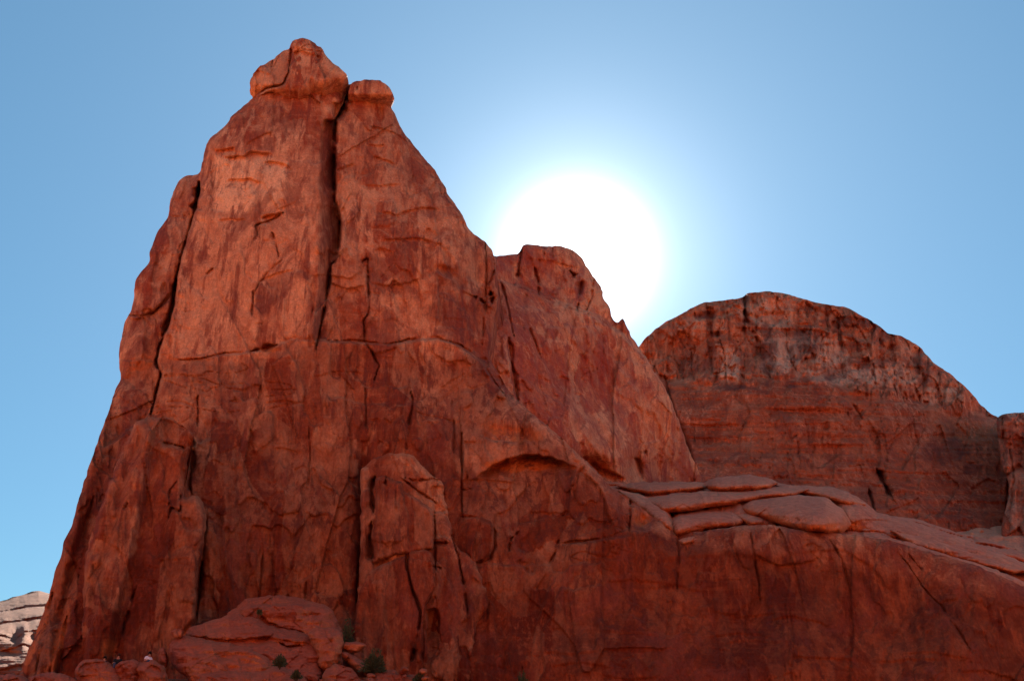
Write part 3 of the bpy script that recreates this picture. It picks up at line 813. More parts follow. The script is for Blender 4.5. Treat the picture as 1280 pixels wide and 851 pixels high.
body('summit_knob', [(437, 106), (442, 101), (448, 102), (456, 100), (465, 99), (476, 101), (485, 107), (491, 115), (493, 125), (489, 136), (476, 140), (456, 138), (434, 136)],
     knob_fn, M_T, tower, step=1.2, R=7, Rm=0.5, thick=4, amp=1.0, seed=12, R2=3, R2m=0.05, scale=6)

# leaning buttress at lower left
def butt_fn(F):
    F.Y = 76.9-(F.V-520)*0.0205
    F.A[..., 3] = np.clip(0.5+0.5*sstep(560, 780, F.V)+0.5*fbm(F.U/30, F.V/30, 98, 3), 0, 1)  # foot of the buttress painted darker, as in dimmer light
    rockface(F, 0.068, 33, flute=0.35, strata=0.08, facet=0.55, fine=0.09, fz=1.6)
    F.Y -= 1.0
    # crest: right side turns away
    F.step([(190, 540), (178, 600), (170, 655), (160, 705), (150, 740), (135, 802), (130, 860)], -1, 1.6, 90, 10, ends=False)
    F.step([(186, 540), (160, 600), (146, 660), (128, 720), (112, 800), (104, 870)], 1, 0.9, 30, 8, ends=False)
    F.panel([(202, 522), (232, 534), (240, 552), (236, 562), (203, 556)], 0.9, soft=3)
    F.groove([(203, 553), (222, 556), (236, 562)], 1.6, 0.7)
    F.panel([(226, 620), (248, 620), (255, 636), (257, 656), (250, 704), (245, 772), (225, 790), (205, 700), (210, 650)], -0.6, soft=3)
    F.groove([(210, 648), (214, 634), (226, 640), (226, 618)], 1.6, 0.7)
    F.groove([(222, 600), (212, 612), (210, 636)], 1.4, 0.5)
    F.groove([(170, 733), (162, 760), (150, 800)], 2.2, 0.8)
    F.groove([(160, 628), (154, 636)], 1.5, 0.4)
    F.step([(225, 650), (240, 646), (248, 660)], 1, 0.3, 10)
    F.tpoly(1, [(200, 560), (236, 566), (228, 620), (250, 640), (250, 700), (240, 860), (150, 860), (165, 760), (178, 690), (190, 620)], 0.38, 5, 5)  # right side turned from the light, darkened in colour
    F.tone(0, 166, 665, 8, 34, 0.85, 8)  # crest and left face catching light, painted pale
    F.tone(0, 148, 720, 10, 50, 0.45, 10)
    F.tone(0, 165, 580, 16, 40, 0.3, 15)
    F.tone(1, 195, 690, 24, 80, 0.4, 8)
    F.tone(1, 140, 660, 10, 50, 0.4, 14)
    F.tone(2, 135, 812, 10, 14, 0.4)
body('buttress', [(169, 527), (186, 520), (212, 522), (234, 535), (243, 543), (240, 554), (236, 564), (234, 581), (231, 609), (229, 620), (248, 620), (256, 636), (258, 654),
                  (256, 670), (250, 704), (247, 727), (245, 772), (244, 860), (240, 930), (90, 930), (98, 850), (104, 760), (106, 700), (114, 668), (130, 620), (147, 578), (158, 553)],
     butt_fn, M_T, tower, step=1.35, R=9, Rm=1.6, thick=6, amp=1.6, seed=31, R2=3, R2m=0.3)

# broken column against the centre of the wall: one back slab and front blocks
def colb_fn(F):
    F.Y = 80.0-(F.V-560)*0.022
    F.A[..., 3] = np.clip(0.45+0.5*sstep(560, 820, F.V)+0.5*fbm(F.U/30, F.V/30, 98, 3), 0, 1)  # downward loss of light painted into the slab colour
    rockface(F, 0.068, 43, flute=0.4, strata=0.08, facet=0.6, fine=0.1)
    F.groove([(468, 596), (464, 612), (467, 640)], 3.4, 1.5, 0.8)
    F.groove([(465, 650), (462, 672), (466, 704)], 3.2, 1.4, 0.8)
    F.groove([(505, 600), (520, 612), (545, 628)], 1.6, 0.6)
    F.groove([(564, 668), (573, 696), (581, 738), (585, 766)], 1.8, 0.9)
    F.groove([(543, 678), (551, 680), (560, 677)], 1.6, 0.8)
    F.groove([(543, 640), (543, 680), (545, 720)], 1.6, 0.9)
    F.groove([(541, 709), (552, 709)], 1.6, 0.8)
    F.panel([(533, 761), (547, 761), (551, 800), (552, 880), (536, 880)], 1.4, soft=1.8)
    F.panel([(573, 811), (583, 808), (588, 830), (590, 880), (575, 880)], 1.0, soft=2)
    F.groove([(556, 602), (541, 598), (520, 601), (506, 597)], 1.6, 0.6)
    F.panel([(538, 608), (556, 606), (560, 640), (542, 640)], 0.5, soft=2)
    F.tone(0, 553, 640, 7, 10, 0.5)
    F.tone(1, 555, 780, 30, 60, 0.35)
    F.tone(0, 504, 582, 34, 9, 0.25)
body('column_slab', [(450, 597), (450, 590), (458, 580), (467, 573), (484, 567), (504, 566), (518, 569), (529, 582), (542, 596), (555, 603), (557, 627), (562, 647), (564, 667),
                     (573, 688), (592, 696), (604, 730), (611, 752), (606, 766), (597, 776), (592, 797), (594, 930), (440, 930), (446, 760), (450, 697), (452, 640)],
     colb_fn, M_T, tower, step=1.35, R=6, Rm=0.7, thick=5, amp=1.7, seed=41, R2=3, R2m=0.3)
def colf_fn(F):
    F.Y = 77.3-(F.V-600)*0.020
    F.A[..., 3] = np.clip(0.45+0.5*sstep(560, 820, F.V)+0.5*fbm(F.U/30, F.V/30, 98, 3), 0, 1)  # block colour dims towards its base to imitate less light
    rockface(F, 0.068, 53, flute=0.5, strata=0.05, facet=0.4, fine=0.1)
    F.step([(503, 600), (501, 613), (510, 650), (509, 692)], -1, 0.5, 30, 3)
    F.groove([(483, 594), (482, 606)], 1.4, 0.7)
    F.tpoly(0, [(470, 622), (500, 618), (508, 650), (507, 690), (470, 690)], 0.35, 5)
body('column_block', [(469, 600), (474, 594), (483, 593), (486, 600), (504, 600), (503, 613), (532, 630), (543, 636), (542, 686), (509, 692), (480, 698), (467, 706), (466, 669), (469, 641)],
     colf_fn, M_T, tower, step=1.3, R=6, Rm=0.9, thick=4, amp=1.4, seed=51, R2=3, R2m=0.3)
def coll_fn(F):
    F.Y = 75.0-(F.V-700)*0.020
    F.A[..., 3] = np.clip(0.45+0.5*sstep(560, 820, F.V)+0.5*fbm(F.U/30, F.V/30, 98, 3), 0, 1)  # painted dimming near the ground, like the column above
    rockface(F, 0.068, 63, flute=0.5, strata=0.05, facet=0.4, fine=0.1)
    F.groove([(509, 692), (509, 712), (517, 740), (522, 752), (526, 764), (522, 797), (515, 823)], 2.2, 1.4, 0.8, False)
    F.groove([(541, 708), (552, 709)], 1.6, 0.8)
    F.tone(1, 490, 730, 14, 30, 0.45)
    F.tpoly(0, [(450, 750), (478, 755), (505, 800), (500, 815), (450, 800)], 0.25, 6)
body('column_foot', [(459, 717), (480, 704), (507, 693), (520, 687), (536, 688), (543, 700), (545, 735), (534, 750), (531, 762), (529, 800), (524, 860), (520, 930), (436, 930), (441, 790), (448, 740)],
     coll_fn, M_T, tower, step=1.35, R=5, Rm=0.6, thick=5, amp=1.4, seed=61, R2=3, R2m=0.3)

# ================================================================== THE FIN BEHIND THE TOWER
def fin_fn(F):
    U, V = F.U, F.V
    F.Y = gfield(U, V, [(560, 300, 98), (620, 330, 100), (600, 450, 95), (640, 430, 99), (700, 420, 106), (760, 430, 114), (700, 330, 116), (740, 360, 118), (650, 330, 113), (640, 540, 96), (700, 560, 100), (760, 590, 106),
                        (800, 500, 116), (850, 560, 124), (880, 610, 128), (900, 700, 126), (780, 690, 106), (800, 440, 122)], 42)
    rockface(F, 0.09, 71, flute=0.5, strata=0.08, facet=1.0, fine=0.14, fz=1.6)
    F.A[..., 3] = 0.05+0.35*sstep(480, 660, V+50*fbm(U/50, V/40, 98, 4))-0.15  # fin darkened towards its foot in colour, imitating light falloff
    # bedding sweeping down to the right
    x = (U-700)*0.8+(V-400)*-0.62; y = (U-700)*0.62+(V-400)*0.8
    F.Y += 0.55*fbm(x/9, y/150, 77, 3)
    F.step([(645, 357), (668, 366), (687, 374), (721, 388), (745, 396), (769, 412), (790, 432)], -1, 2.6, 60, 4, ends=False)
    F.groove([(645, 357), (668, 366), (687, 374), (721, 388), (745, 396), (769, 412)], 2.0, 0.9)
    F.step([(619, 322), (632, 332), (645, 352), (655, 400), (676, 445), (700, 500)], -1, 0.9, 24, 3)
    F.groove([(652, 310), (650, 326), (645, 352)], 3.0, 1.4)
    F.groove([(667, 332), (672, 348), (673, 369)], 1.8, 1.3)
    F.groove([(690, 308), (692, 322)], 1.5, 0.6)
    F.groove([(680, 308), (680, 320)], 1.5, 0.5)
    F.groove([(712, 338), (726, 352), (724, 370), (722, 388)], 3.6, 1.6)
    F.groove([(742, 350), (740, 372), (732, 388)], 2.2, 1.0)
    F.groove([(765, 385), (764, 398), (772, 410)], 2.0, 0.8)
    F.step([(655, 322), (690, 326), (712, 332), (730, 334)], 1, 0.5, 14)
    F.groove([(659, 405), (668, 425), (676, 448)], 2.2, 1.1)
    F.groove([(636, 422), (638, 445), (642, 470), (648, 500)], 4.5, 1.7)
    F.groove([(626, 352), (634, 380), (642, 420)], 2.4, 0.9)
    F.groove([(683, 532), (685, 550)], 1.6, 0.7)
    # hollows at its foot
    F.blob(742, 583, 22, 12, 4.5, 25)
    F.step([(722, 574), (735, 569), (752, 583), (785, 599)], 1, 2.4, 12, 3)
    F.blob(798, 580, 7, 14, 3.0, -20)
    F.step([(788, 568), (800, 573), (806, 602)], 1, 1.4, 12, 2)
    F.groove([(803, 552), (808, 568)], 2.5, 1.2)
    F.step([(835, 480), (850, 520), (862, 560), (868, 600)], 1, -0.8, 18, 4)
    F.tone(1, 725, 352, 7, 22, 0.95, 5)
    F.tone(1, 690, 352, 26, 16, 0.45)
    F.tone(1, 770, 470, 24, 60, 0.5, -35)
    F.tone(1, 640, 520, 30, 60, 0.4)
    F.tone(1, 700, 480, 12, 60, 0.45, -25)
    F.tone(1, 850, 588, 20, 16, 0.5)
    F.tone(1, 620, 420, 10, 60, 0.4)
    for k in range(14):
        rr = random.Random(500+k); F.tone(1, rr.uniform(620, 850), rr.uniform(430, 590), rr.uniform(4, 9), rr.uniform(30, 70), rr.uniform(.3, .6), rr.uniform(-28, -5))
    for k in range(8):
        rr = random.Random(540+k); F.tone(0, rr.uniform(640, 850), rr.uniform(430, 590), rr.uniform(3, 7), rr.uniform(20, 50), rr.uniform(.2, .4), rr.uniform(-35, -10))
    F.tone(0, 702, 318, 30, 8, 0.35, 10)
    F.tone(0, 690, 400, 40, 9, 0.3, 22)
    F.tone(0, 640, 345, 12, 20, 0.3)
    F.tone(2, 760, 590, 26, 8, 0.5, 20)  # warm bounce glow painted into the foot hollow
fin = body('rock_fin', [(560, 262), (576, 280), (600, 300), (617, 321), (628, 319), (640, 317), (650, 318), (651, 308), (660, 305), (680, 308), (690, 308), (700, 307), (712, 311), (728, 322), (733, 332), (745, 350), (752, 362),
                  (754, 376), (761, 381), (763, 392), (769, 404), (774, 405), (775, 397), (779, 396), (781, 406), (786, 411), (790, 423), (797, 431), (806, 445), (818, 463), (832, 485), (846, 520), (862, 565), (878, 600), (892, 640), (910, 740), (560, 740)],
     fin_fn, M_F, None, step=1.35, R=24, Rm=3.6, thick=30, amp=1.0, seed=71, R2=5, R2m=0.8, scale=7)
tag(fin, 'red sandstone ridge with a blocky flat top directly below the sun, between tower and dome', 'rock ridge')

# ================================================================== THE FAR DOME
D_line = [(790, 462), (830, 476), (870, 480), (900, 482), (950, 478), (1000, 472), (1030, 470), (1060, 485), (1090, 495), (1130, 503), (1180, 512), (1245, 522)]
def dome_fn(F):
    U, V = F.U, F.V
    F.Y = gfield(U, V, [(800, 440, 205), (850, 400, 198), (950, 380, 196), (1050, 400, 197), (1150, 450, 200), (1240, 520, 208), (850, 520, 176), (950, 520, 172), (1050, 540, 171),
                        (1150, 560, 174), (1240, 590, 180), (850, 640, 150), (950, 660, 146), (1050, 680, 145), (1150, 690, 148), (1240, 700, 155)], 55)
    # two sets: fluted cap cliff above the contact, smooth banded apron below
    lv = np.interp(U, [p[0] for p in D_line], [p[1] for p in D_line])
    cap = sstep(6, -6, V-lv-5*fbm(U/22, V*0, 83, 3))
    F2 = Field(U, V, np.zeros(U.shape)); rockface(F2, 0.16, 81, flute=1.7, strata=0.6, facet=3.0, fine=0.3, fz=0.5)
    x = (U-640)*0.16; z = -V*0.16
    F3 = Field(U, V, np.zeros(U.shape)); rockface(F3, 0.14, 91, flute=0.45, strata=1.0, facet=1.3, fine=0.25, fz=0.45)
    r = voro(x/4.2+0.6*fbm(x/3, z/5, 86, 2), z/11, 87)
    F.Y += cap*(F2.Y+1.3*r[0]+1.2*np.exp(-(r[5]/0.07)**2))+(1-cap)*F3.Y
    F.Y += cap*2.0
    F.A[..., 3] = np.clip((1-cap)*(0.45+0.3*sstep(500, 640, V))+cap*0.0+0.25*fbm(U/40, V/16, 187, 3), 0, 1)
    F.step([(835, 476), (870, 481), (900, 484), (950, 480), (1000, 473), (1030, 471), (1060, 486), (1090, 496), (1130, 504), (1180, 513)], 1, -1.3, 30, 5)
    # rounded roof edge band
    F.step([(820, 424), (870, 402), (925, 392), (960, 408), (1010, 408), (1050, 414), (1090, 430), (1140, 452), (1175, 478)], -1, 1.6, 22, 3)
    F.step([(900, 408), (955, 410), (1020, 412), (1060, 422), (1100, 438)], 1, 1.0, 14, 2)
    F.groove([(930, 370), (931, 390), (932, 410)], 5.0, 5.0, 0.6, False, tone=0.9)
    F.groove([(944, 420), (952, 445), (963, 472)], 4.0, 2.6, tone=0.7)
    F.groove([(864, 440), (866, 460), (868, 478)], 3.0, 2.0)
    F.groove([(898, 418), (905, 440), (908, 478)], 2.6, 1.5)
    F.groove([(1090, 462), (1096, 486)], 2.4, 1.6)
    F.groove([(1146, 487), (1150, 503)], 2.4, 1.6)
    F.groove([(1117, 480), (1121, 492)], 2.4, 1.6)
    F.groove([(1063, 500), (1078, 524)], 1.6, 1.2)
    F.groove([(1058, 512), (1064, 524)], 1.6, 0.8)
    F.blob(898, 418, 9, 3, 2.5)
    F.blob(882, 394, 12, 3.5, 2.5, -6)
    F.blob(809, 448, 8, 6, 4)
    F.groove([(1096, 586), (1103, 600), (1114, 620)], 4.0, 3.0, tone=0.9)
    F.groove([(1086, 612), (1090, 628), (1093, 642)], 3.4, 2.6, tone=0.8)
    F.panel([(1104, 590), (1126, 592), (1130, 612), (1116, 618)], -1.4, soft=4)
    F.groove([(830, 470), (845, 520), (862, 560), (872, 600)], 3.4, 2.5)
    F.panel([(868, 574), (884, 576), (896, 596), (892, 620), (868, 620)], -2.5, soft=5)
    F.groove([(1252, 560), (1260, 600), (1258, 650)], 2.5, 2.0)
    for k in range(12):
        rr = random.Random(200+k)
        u = rr.uniform(860, 1220); v = rr.uniform(500, 640)
        F.step([(u-50, v-3), (u, v+rr.uniform(-4, 4)), (u+60, v+rr.uniform(0, 8))], 1, rr.uniform(.5, 1.1), rr.uniform(6, 14), 2)
    # colours
    for (u, v, a, b, w) in ((912, 455, 16, 22, .8), (948, 390, 22, 16, .6), (975, 392, 18, 20, .6), (975, 448, 26, 20, .7), (1040, 445, 24, 16, .75), (1060, 470, 50, 12, .6),
                            (1120, 470, 40, 16, .6), (1180, 495, 30, 10, .6), (860, 410, 20, 12, .35), (1150, 440, 30, 8, .4), (1000, 425, 60, 5, .6), (1240, 530, 12, 6, .2)):
        F.tone(0, u, v, a, b, w)
    for (u, v, a, b, w) in ((960, 440, 10, 34, .8), (1008, 430, 22, 20, .7), (860, 448, 16, 20, .7), (885, 450, 12, 24, .45), (1060, 402, 44, 7, .8), (1100, 416, 14, 12, .7), (1155, 462, 12, 22, .8),
                            (1100, 455, 30, 8, .55), (1010, 386, 30, 4, .5), (990, 481, 10, 6, 1.0), (1034, 472, 8, 4, 1.0), (915, 484, 24, 3, .9), (835, 488, 8, 3, .8), (882, 394, 15, 4, .9), (898, 418, 11, 4, 1.0),
                            (1180, 565, 36, 16, .85), (1214, 584, 12, 8, .9), (1080, 610, 14, 16, .6), (960, 575, 60, 10, .4), (1080, 545, 40, 10, .4), (945, 490, 12, 6, .5), (1205, 640, 40, 12, .4)):
        F.tone(1, u, v, a, b, w, 0, 0.8, 10)
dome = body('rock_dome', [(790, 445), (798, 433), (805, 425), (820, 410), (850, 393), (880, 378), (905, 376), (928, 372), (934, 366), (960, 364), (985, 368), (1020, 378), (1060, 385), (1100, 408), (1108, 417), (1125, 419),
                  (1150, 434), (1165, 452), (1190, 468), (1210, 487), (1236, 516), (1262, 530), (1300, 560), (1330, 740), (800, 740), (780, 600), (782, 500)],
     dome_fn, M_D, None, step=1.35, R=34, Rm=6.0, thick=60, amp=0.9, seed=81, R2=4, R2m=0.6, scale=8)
tag(dome, 'broad rounded red sandstone dome with a pale fluted cap, right of the sun', 'rock dome')

def side_fn(F):
    F.Y = 172-(F.V-520)*0.13+0*(F.U)
    F.A[..., 3] = 0.5
    rockface(F, 0.14, 95, flute=1.2, strata=0.7, facet=1.8, fine=0.25)
    F.step([(1245, 545), (1265, 548), (1300, 545)], 1, 1.4, 20)
    F.groove([(1256, 600), (1264, 588), (1280, 580)], 3, 2.2)
    F.groove([(1262, 560), (1268, 600), (1262, 640)], 2, 1.2)
    F.tone(0, 1266, 530, 20, 8, 0.3); F.tone(1, 1270, 560, 10, 16, .4)
side = body('rock_butte', [(1245, 526), (1248, 519), (1258, 516), (1290, 515), (1340, 522), (1420, 560), (1460, 740), (1262, 740), (1252, 660), (1262, 610), (1250, 570), (1247, 545)],
     side_fn, M_D, None, step=1.5, R=14, Rm=4.0, thick=40, amp=0.9, seed=93, R2=5, R2m=1.0)
tag(side, 'red sandstone butte cut off by the right edge, beyond the dome', 'rock butte')

# ================================================================== SLICKROCK BENCH
def terrace(F, curves, Ys, riser=0.4, notch=0.8, seed=5, jit=3.0, pw=1.7, lobe=0.045):
    """curves from low to high in the picture, each a list of (u, v); Ys = distance at each curve"""
    U, V = F.U, F.V
    cv = []
    for k, c in enumerate(curves):
        c = np.array(c, float)
        ph = U/(34+9*k % 23)+0.8*fbm(U/60, V*0+k, seed+90+k, 2)+k*0.37; fr_ = ph-np.floor(ph)
        w = np.interp(U, c[:, 0], c[:, 1])+jit*fbm(U/26+k*9, V*0+k, seed+k, 4)-(1-(2*fr_-1)**4)*jit*0.7*(0.1+_hash(np.floor(ph), ph*0, seed+k))
        if cv: w = np.minimum(w, cv[-1]-1.5)
        cv.append(w)
    Y = np.full(U.shape, float(Ys[0]))
    Y += np.where(V > cv[0], (V-cv[0])*0.02, 0)
    for k in range(len(cv)-1):
        t = (cv[k]-V)/(cv[k]-cv[k+1])
        tt = np.clip(t, 0, 1)
        r = riser*(0.9+0.9*fbm(U/40, V*0, seed+40+k, 3))
        sp = (cv[k]-cv[k+1])
        # round-nosed layer: undercut foot, bulging riser that rolls over into the tread
        q = tt**(pw+1.2)*(0.75)+0.25*np.clip((tt-r)/(1-r), 0, 1)**pw
        ph = U/30+0.8*fbm(U/60, V*0+k, seed+95+k, 2)+V/70; lo_ = _hash(np.floor(ph), ph*0, seed+k+9)
        q = q+lobe*(lo_-.5)*np.sin(np.clip(tt, 0, 1)*math.pi)
        foot = np.exp(-(tt*sp/4.6)**2)*sstep(-0.28, 0.12, fbm(U/24, V*0, seed+60+k, 3))*1.2
        Y = np.where(t > 0, Ys[k]+(Ys[k+1]-Ys[k])*q+notch*foot, Y)
        Y = Y-np.where((t > 0) & (t < 1), 0.5*np.sin(np.clip(tt/(r+.15), 0, 1)*math.pi), 0)
    Y = np.where(V < cv[-1], Ys[-1]+(cv[-1]-V)*0.25, Y)
    F.Y = Y
    return cv

def bench_fn(F):
    U, V = F.U, F.V
    curves = [
        [(700, 700), (845, 690), (900, 684), (1000, 690), (1100, 700), (1200, 730), (1300, 765), (1420, 800)],
        [(700, 664), (845, 669), (880, 662), (935, 652), (975, 655), (1040, 663), (1090, 666), (1150, 676), (1200, 690), (1270, 706), (1420, 760)],
        [(700, 652), (790, 645), (830, 641), (880, 634), (925, 628), (965, 640), (1000, 648), (1050, 655), (1100, 660), (1160, 672), (1230, 692), (1420, 740)],
        [(700, 630), (795, 617), (850, 613), (885, 618), (930, 616), (990, 618), (1040, 628), (1080, 645), (1130, 656), (1180, 672), (1240, 684), (1420, 720)],
        [(700, 612), (780, 608), (850, 608), (885, 610), (930, 608), (975, 606), (1010, 612), (1050, 620), (1090, 642), (1140, 652), (1200, 672), (1260, 678), (1420, 700)],
        [(700, 602), (780, 600), (882, 601), (905, 595), (930, 593), (965, 599), (990, 606), (1040, 608), (1070, 618), (1100, 641), (1150, 649), (1200, 664), (1260, 670), (1420, 690)]]
    F.A[..., 3] = 0.15
    terrace(F, curves, [82, 87.5, 92.5, 98.5, 104.5, 113], 0.62, 0.9, 5, 3.4, 1.8)
    m = 0.08
    x = (U-640)*m; z = -V*m
    F.Y += 0.5*fbm(x/3, z/1.5, 7, 4)+0.25*fbm(x/0.8, z/0.5, 8, 3)
    # joints running up the slope split the layers into loaves
    for k, (u, s_) in enumerate(((836, 0.4), (885, 0.1), (938, -0.1), (975, 0.3), (1010, 0.5), (1050, 0.6), (1100, 0.8), (1160, 0.9), (1230, 1.0), (905, 0.5), (1075, 0.5), (1130, .9))):
        F.groove([(u+s_*30+6, 700), (u+s_*12, 665), (u-s_*10, 640), (u-s_*40, 600)] if k % 2 else [(u+s_*10, 690), (u, 660), (u-8, 648)], 1.5, 0.35, 1.5)
    F.tone(2, 1035, 657, 26, 5, 0.6); F.tone(2, 920, 629, 16, 4, 0.6)
bench = body('rock_bench', [(700, 602), (760, 603), (790, 604), (830, 602), (880, 603), (886, 599), (905, 596), (930, 594), (965, 600), (990, 607), (1040, 609), (1070, 619), (1086, 632), (1100, 642), (1150, 650), (1180, 660), (1240, 676), (1290, 694), (1420, 724), (1440, 820), (700, 820)],
     bench_fn, M_B, None, step=1.2, R=5, Rm=2.5, thick=24, amp=1.0, seed=101, R2=2.5, R2m=0.8)
tag(bench, 'layered slickrock bench of rounded ledges on top of the lower right wall', 'rock ledges')

def ledge(poly, y, gv, R, Rm, seed, feats=None):
    c = np.mean(np.array(poly, float), 0)
    def f(F):
        ins = inside(F.U, F.V, poly); has = ins.any(0); uu = F.U[0]
        vb = np.interp(uu, uu[has], np.where(ins, F.V, -1e9).max(0)[has]); vt = np.interp(uu, uu[has], np.where(ins, F.V, 1e9).min(0)[has])
        kk = np.ones(7)/7; pad = lambda q: np.convolve(np.pad(q, 3, 'edge'), kk, 'valid')
        vb, vt = pad(vb)[None], pad(vt)[None]; hh = np.maximum(vb-vt, 4)
        t = np.clip((vb-F.V)/hh, 0, 1.05); H = gv*hh*1.35
        F.Y = y-gv*(vb-c[1])-0.5*H+H*t**2.6+0.45*np.clip(1-t*3.2, 0, 1)**2
        F.A[..., 3] = 0.15; F.A[..., 2] = 0.55*sstep(0.45, 0.15, t+0.25*fbm(F.U/14, F.V/5, seed, 3))  # orange risers: raw rock plus painted glow under each ledge
        rockface(F, 0.075, seed, flute=0.02, strata=0.40, facet=0.40, fine=0.14, fz=0.25, patch=0.4)
        F.Y += 0.5*fbm(F.U/26, F.V/12, seed+7, 3)
        if feats: feats(F)
    body('ledge', poly, f, M_B, bench, step=1.0, R=min(R, 6), Rm=0.45*Rm, thick=6, amp=0.9, seed=seed, R2=2.5, R2m=0.3, scale=7)
LG = [
    ([(884, 602), (893, 597), (910, 595), (935, 593), (960, 597), (975, 603), (962, 610), (930, 613), (900, 614), (884, 612)], 100, 0.30, 9, 3.0),
    ([(768, 607), (800, 602), (840, 602), (880, 602), (884, 611), (850, 615), (812, 619), (790, 614)], 100, 0.30, 9, 3.0),
    ([(960, 604), (990, 606), (1038, 608), (1062, 615), (1085, 632), (1060, 632), (1020, 620), (985, 614)], 99, 0.32, 9, 3.0),
    ([(806, 622), (850, 616), (885, 613), (930, 612), (978, 608), (1014, 612), (992, 620), (950, 623), (922, 629), (890, 633), (850, 640), (828, 641), (812, 633)], 93.5, 0.30, 11, 3.2),
    ([(1020, 616), (1048, 612), (1072, 620), (1094, 640), (1140, 650), (1200, 671), (1250, 690), (1300, 712), (1290, 720), (1200, 696), (1150, 682), (1100, 672), (1058, 664), (1046, 640)], 92.5, 0.16, 12, 3.0),
    ([(918, 634), (938, 623), (990, 618), (1032, 621), (1056, 637), (1066, 655), (1052, 666), (1010, 664), (980, 657), (958, 650), (936, 644)], 90, 0.26, 15, 4.2),
    ([(834, 648), (848, 639), (880, 636), (915, 638), (938, 650), (928, 657), (890, 661), (862, 667), (845, 671), (836, 662)], 87, 0.22, 12, 3.4),
    ([(916, 640), (950, 642), (974, 652), (972, 659), (938, 658), (925, 650)], 87.2, 0.22, 8, 2.2),
    ([(770, 612), (800, 618), (834, 634), (842, 650), (846, 670), (815, 650), (790, 630)], 89, 0.22, 7, 2.0),
    ([(846, 674), (870, 667), (900, 660), (934, 656), (938, 668), (900, 676), (852, 682)], 80.3, 0.12, 7, 1.6),
    ([(937, 658), (960, 655), (985, 659), (996, 668), (990, 676), (940, 674)], 80.2, 0.12, 8, 1.8),
    ([(992, 664), (1040, 667), (1074, 675), (1110, 690), (1060, 686), (1000, 678)], 80.3, 0.10, 7, 1.6),
    ([(1064, 671), (1100, 670), (1140, 678), (1180, 692), (1230, 706), (1290, 730), (1280, 738), (1200, 712), (1130, 692), (1080, 680)], 80.8, 0.08, 8, 1.8),
    ([(1110, 662), (1160, 672), (1220, 692), (1280, 712), (1270, 718), (1200, 700), (1140, 682)], 83.5, 0.10, 6, 1.6),
]
for k, (poly, y, gv, R, Rm) in enumerate(LG):
    ledge(poly, y, gv, R, Rm, 900+k*7, (lambda F: F.tone(2, 1030, 658, 24, 4, 0.7)) if k == 5 else None)

def swell_fn(F):
    F.Y = 132+(F.V-720)*-0.45+2*fbm(F.U/30, F.V/8, 3, 3)
    rockface(F, 0.11, 105, flute=0.1, strata=0.6, facet=0.8, fine=0.2)
    F.step([(1170, 668), (1210, 664), (1260, 670), (1320, 668)], 1, -2, 14)
swell = body('rock_swell', [(1130, 668), (1165, 660), (1200, 660), (1225, 657), (1250, 655), (1300, 653), (1400, 655), (1480, 680), (1480, 760), (1130, 760)],
     swell_fn, M_B, None, step=1.5, R=16, Rm=8, thick=20, amp=0.6, seed=104, R2=3, R2m=1)
tag(swell, 'low smooth swell of slickrock behind the far right end of the ledges', 'rock swell')

# ================================================================== DISTANT SUNLIT SLICKROCK AT THE LEFT EDGE
def hill_fn(F):
    curves = [[(-200, 900), (100, 880)], [(-200, 850), (0, 838), (60, 826), (100, 822)], [(-200, 830), (0, 816), (28, 806), (60, 816), (100, 818)], [(-200, 805), (0, 795), (20, 800), (30, 790), (60, 786), (100, 784)], [(-200, 800), (0, 780), (30, 776), (60, 770), (100, 768)],
              [(-200, 782), (0, 764), (40, 758), (100, 754)], [(-200, 772), (0, 753), (20, 746), (48, 739), (100, 742)]]
    terrace(F, curves, [150, 160, 176, 188, 215, 243, 275], 0.15, 0.1, 15, 1.2, 0.7, 0.0)
    F.tone(1, 20, 768, 36, 9, 0.45, -8); F.tone(2, 45, 796, 14, 9, 0.8); F.tone(2, 12, 814, 16, 7, 0.8); F.tone(0, 30, 750, 40, 6, 0.6)  # shadow band, sunlit top and glowing hollows painted into the colour
    F.blob(45, 796, 9, 7, 5); F.blob(14, 816, 12, 4, 5)
    F.Y += 1.6*fbm(F.U/18, F.V/6, 17, 4)
    F.Y += 0.8*fbm(F.U/40, F.V/1.6, 116, 3); rockface(F, 0.18, 115, flute=0.0, strata=1.0, facet=0.35, fine=0.4, fz=0.08)
hill = body('slickrock_hill', [(-190, 776), (-80, 762), (-30, 757), (0, 752), (10, 748), (20, 745), (30, 744), (36, 740), (48, 738), (58, 741), (90, 743), (130, 760), (140, 930), (-190, 930)],
     hill_fn, M_H, None, step=1.0, R=5, Rm=3, thick=60, amp=0.7, seed=111, R2=3, R2m=1)
tag(hill, 'distant sunlit pale slickrock hill with banded ledges at the lower left edge', 'rock hill')

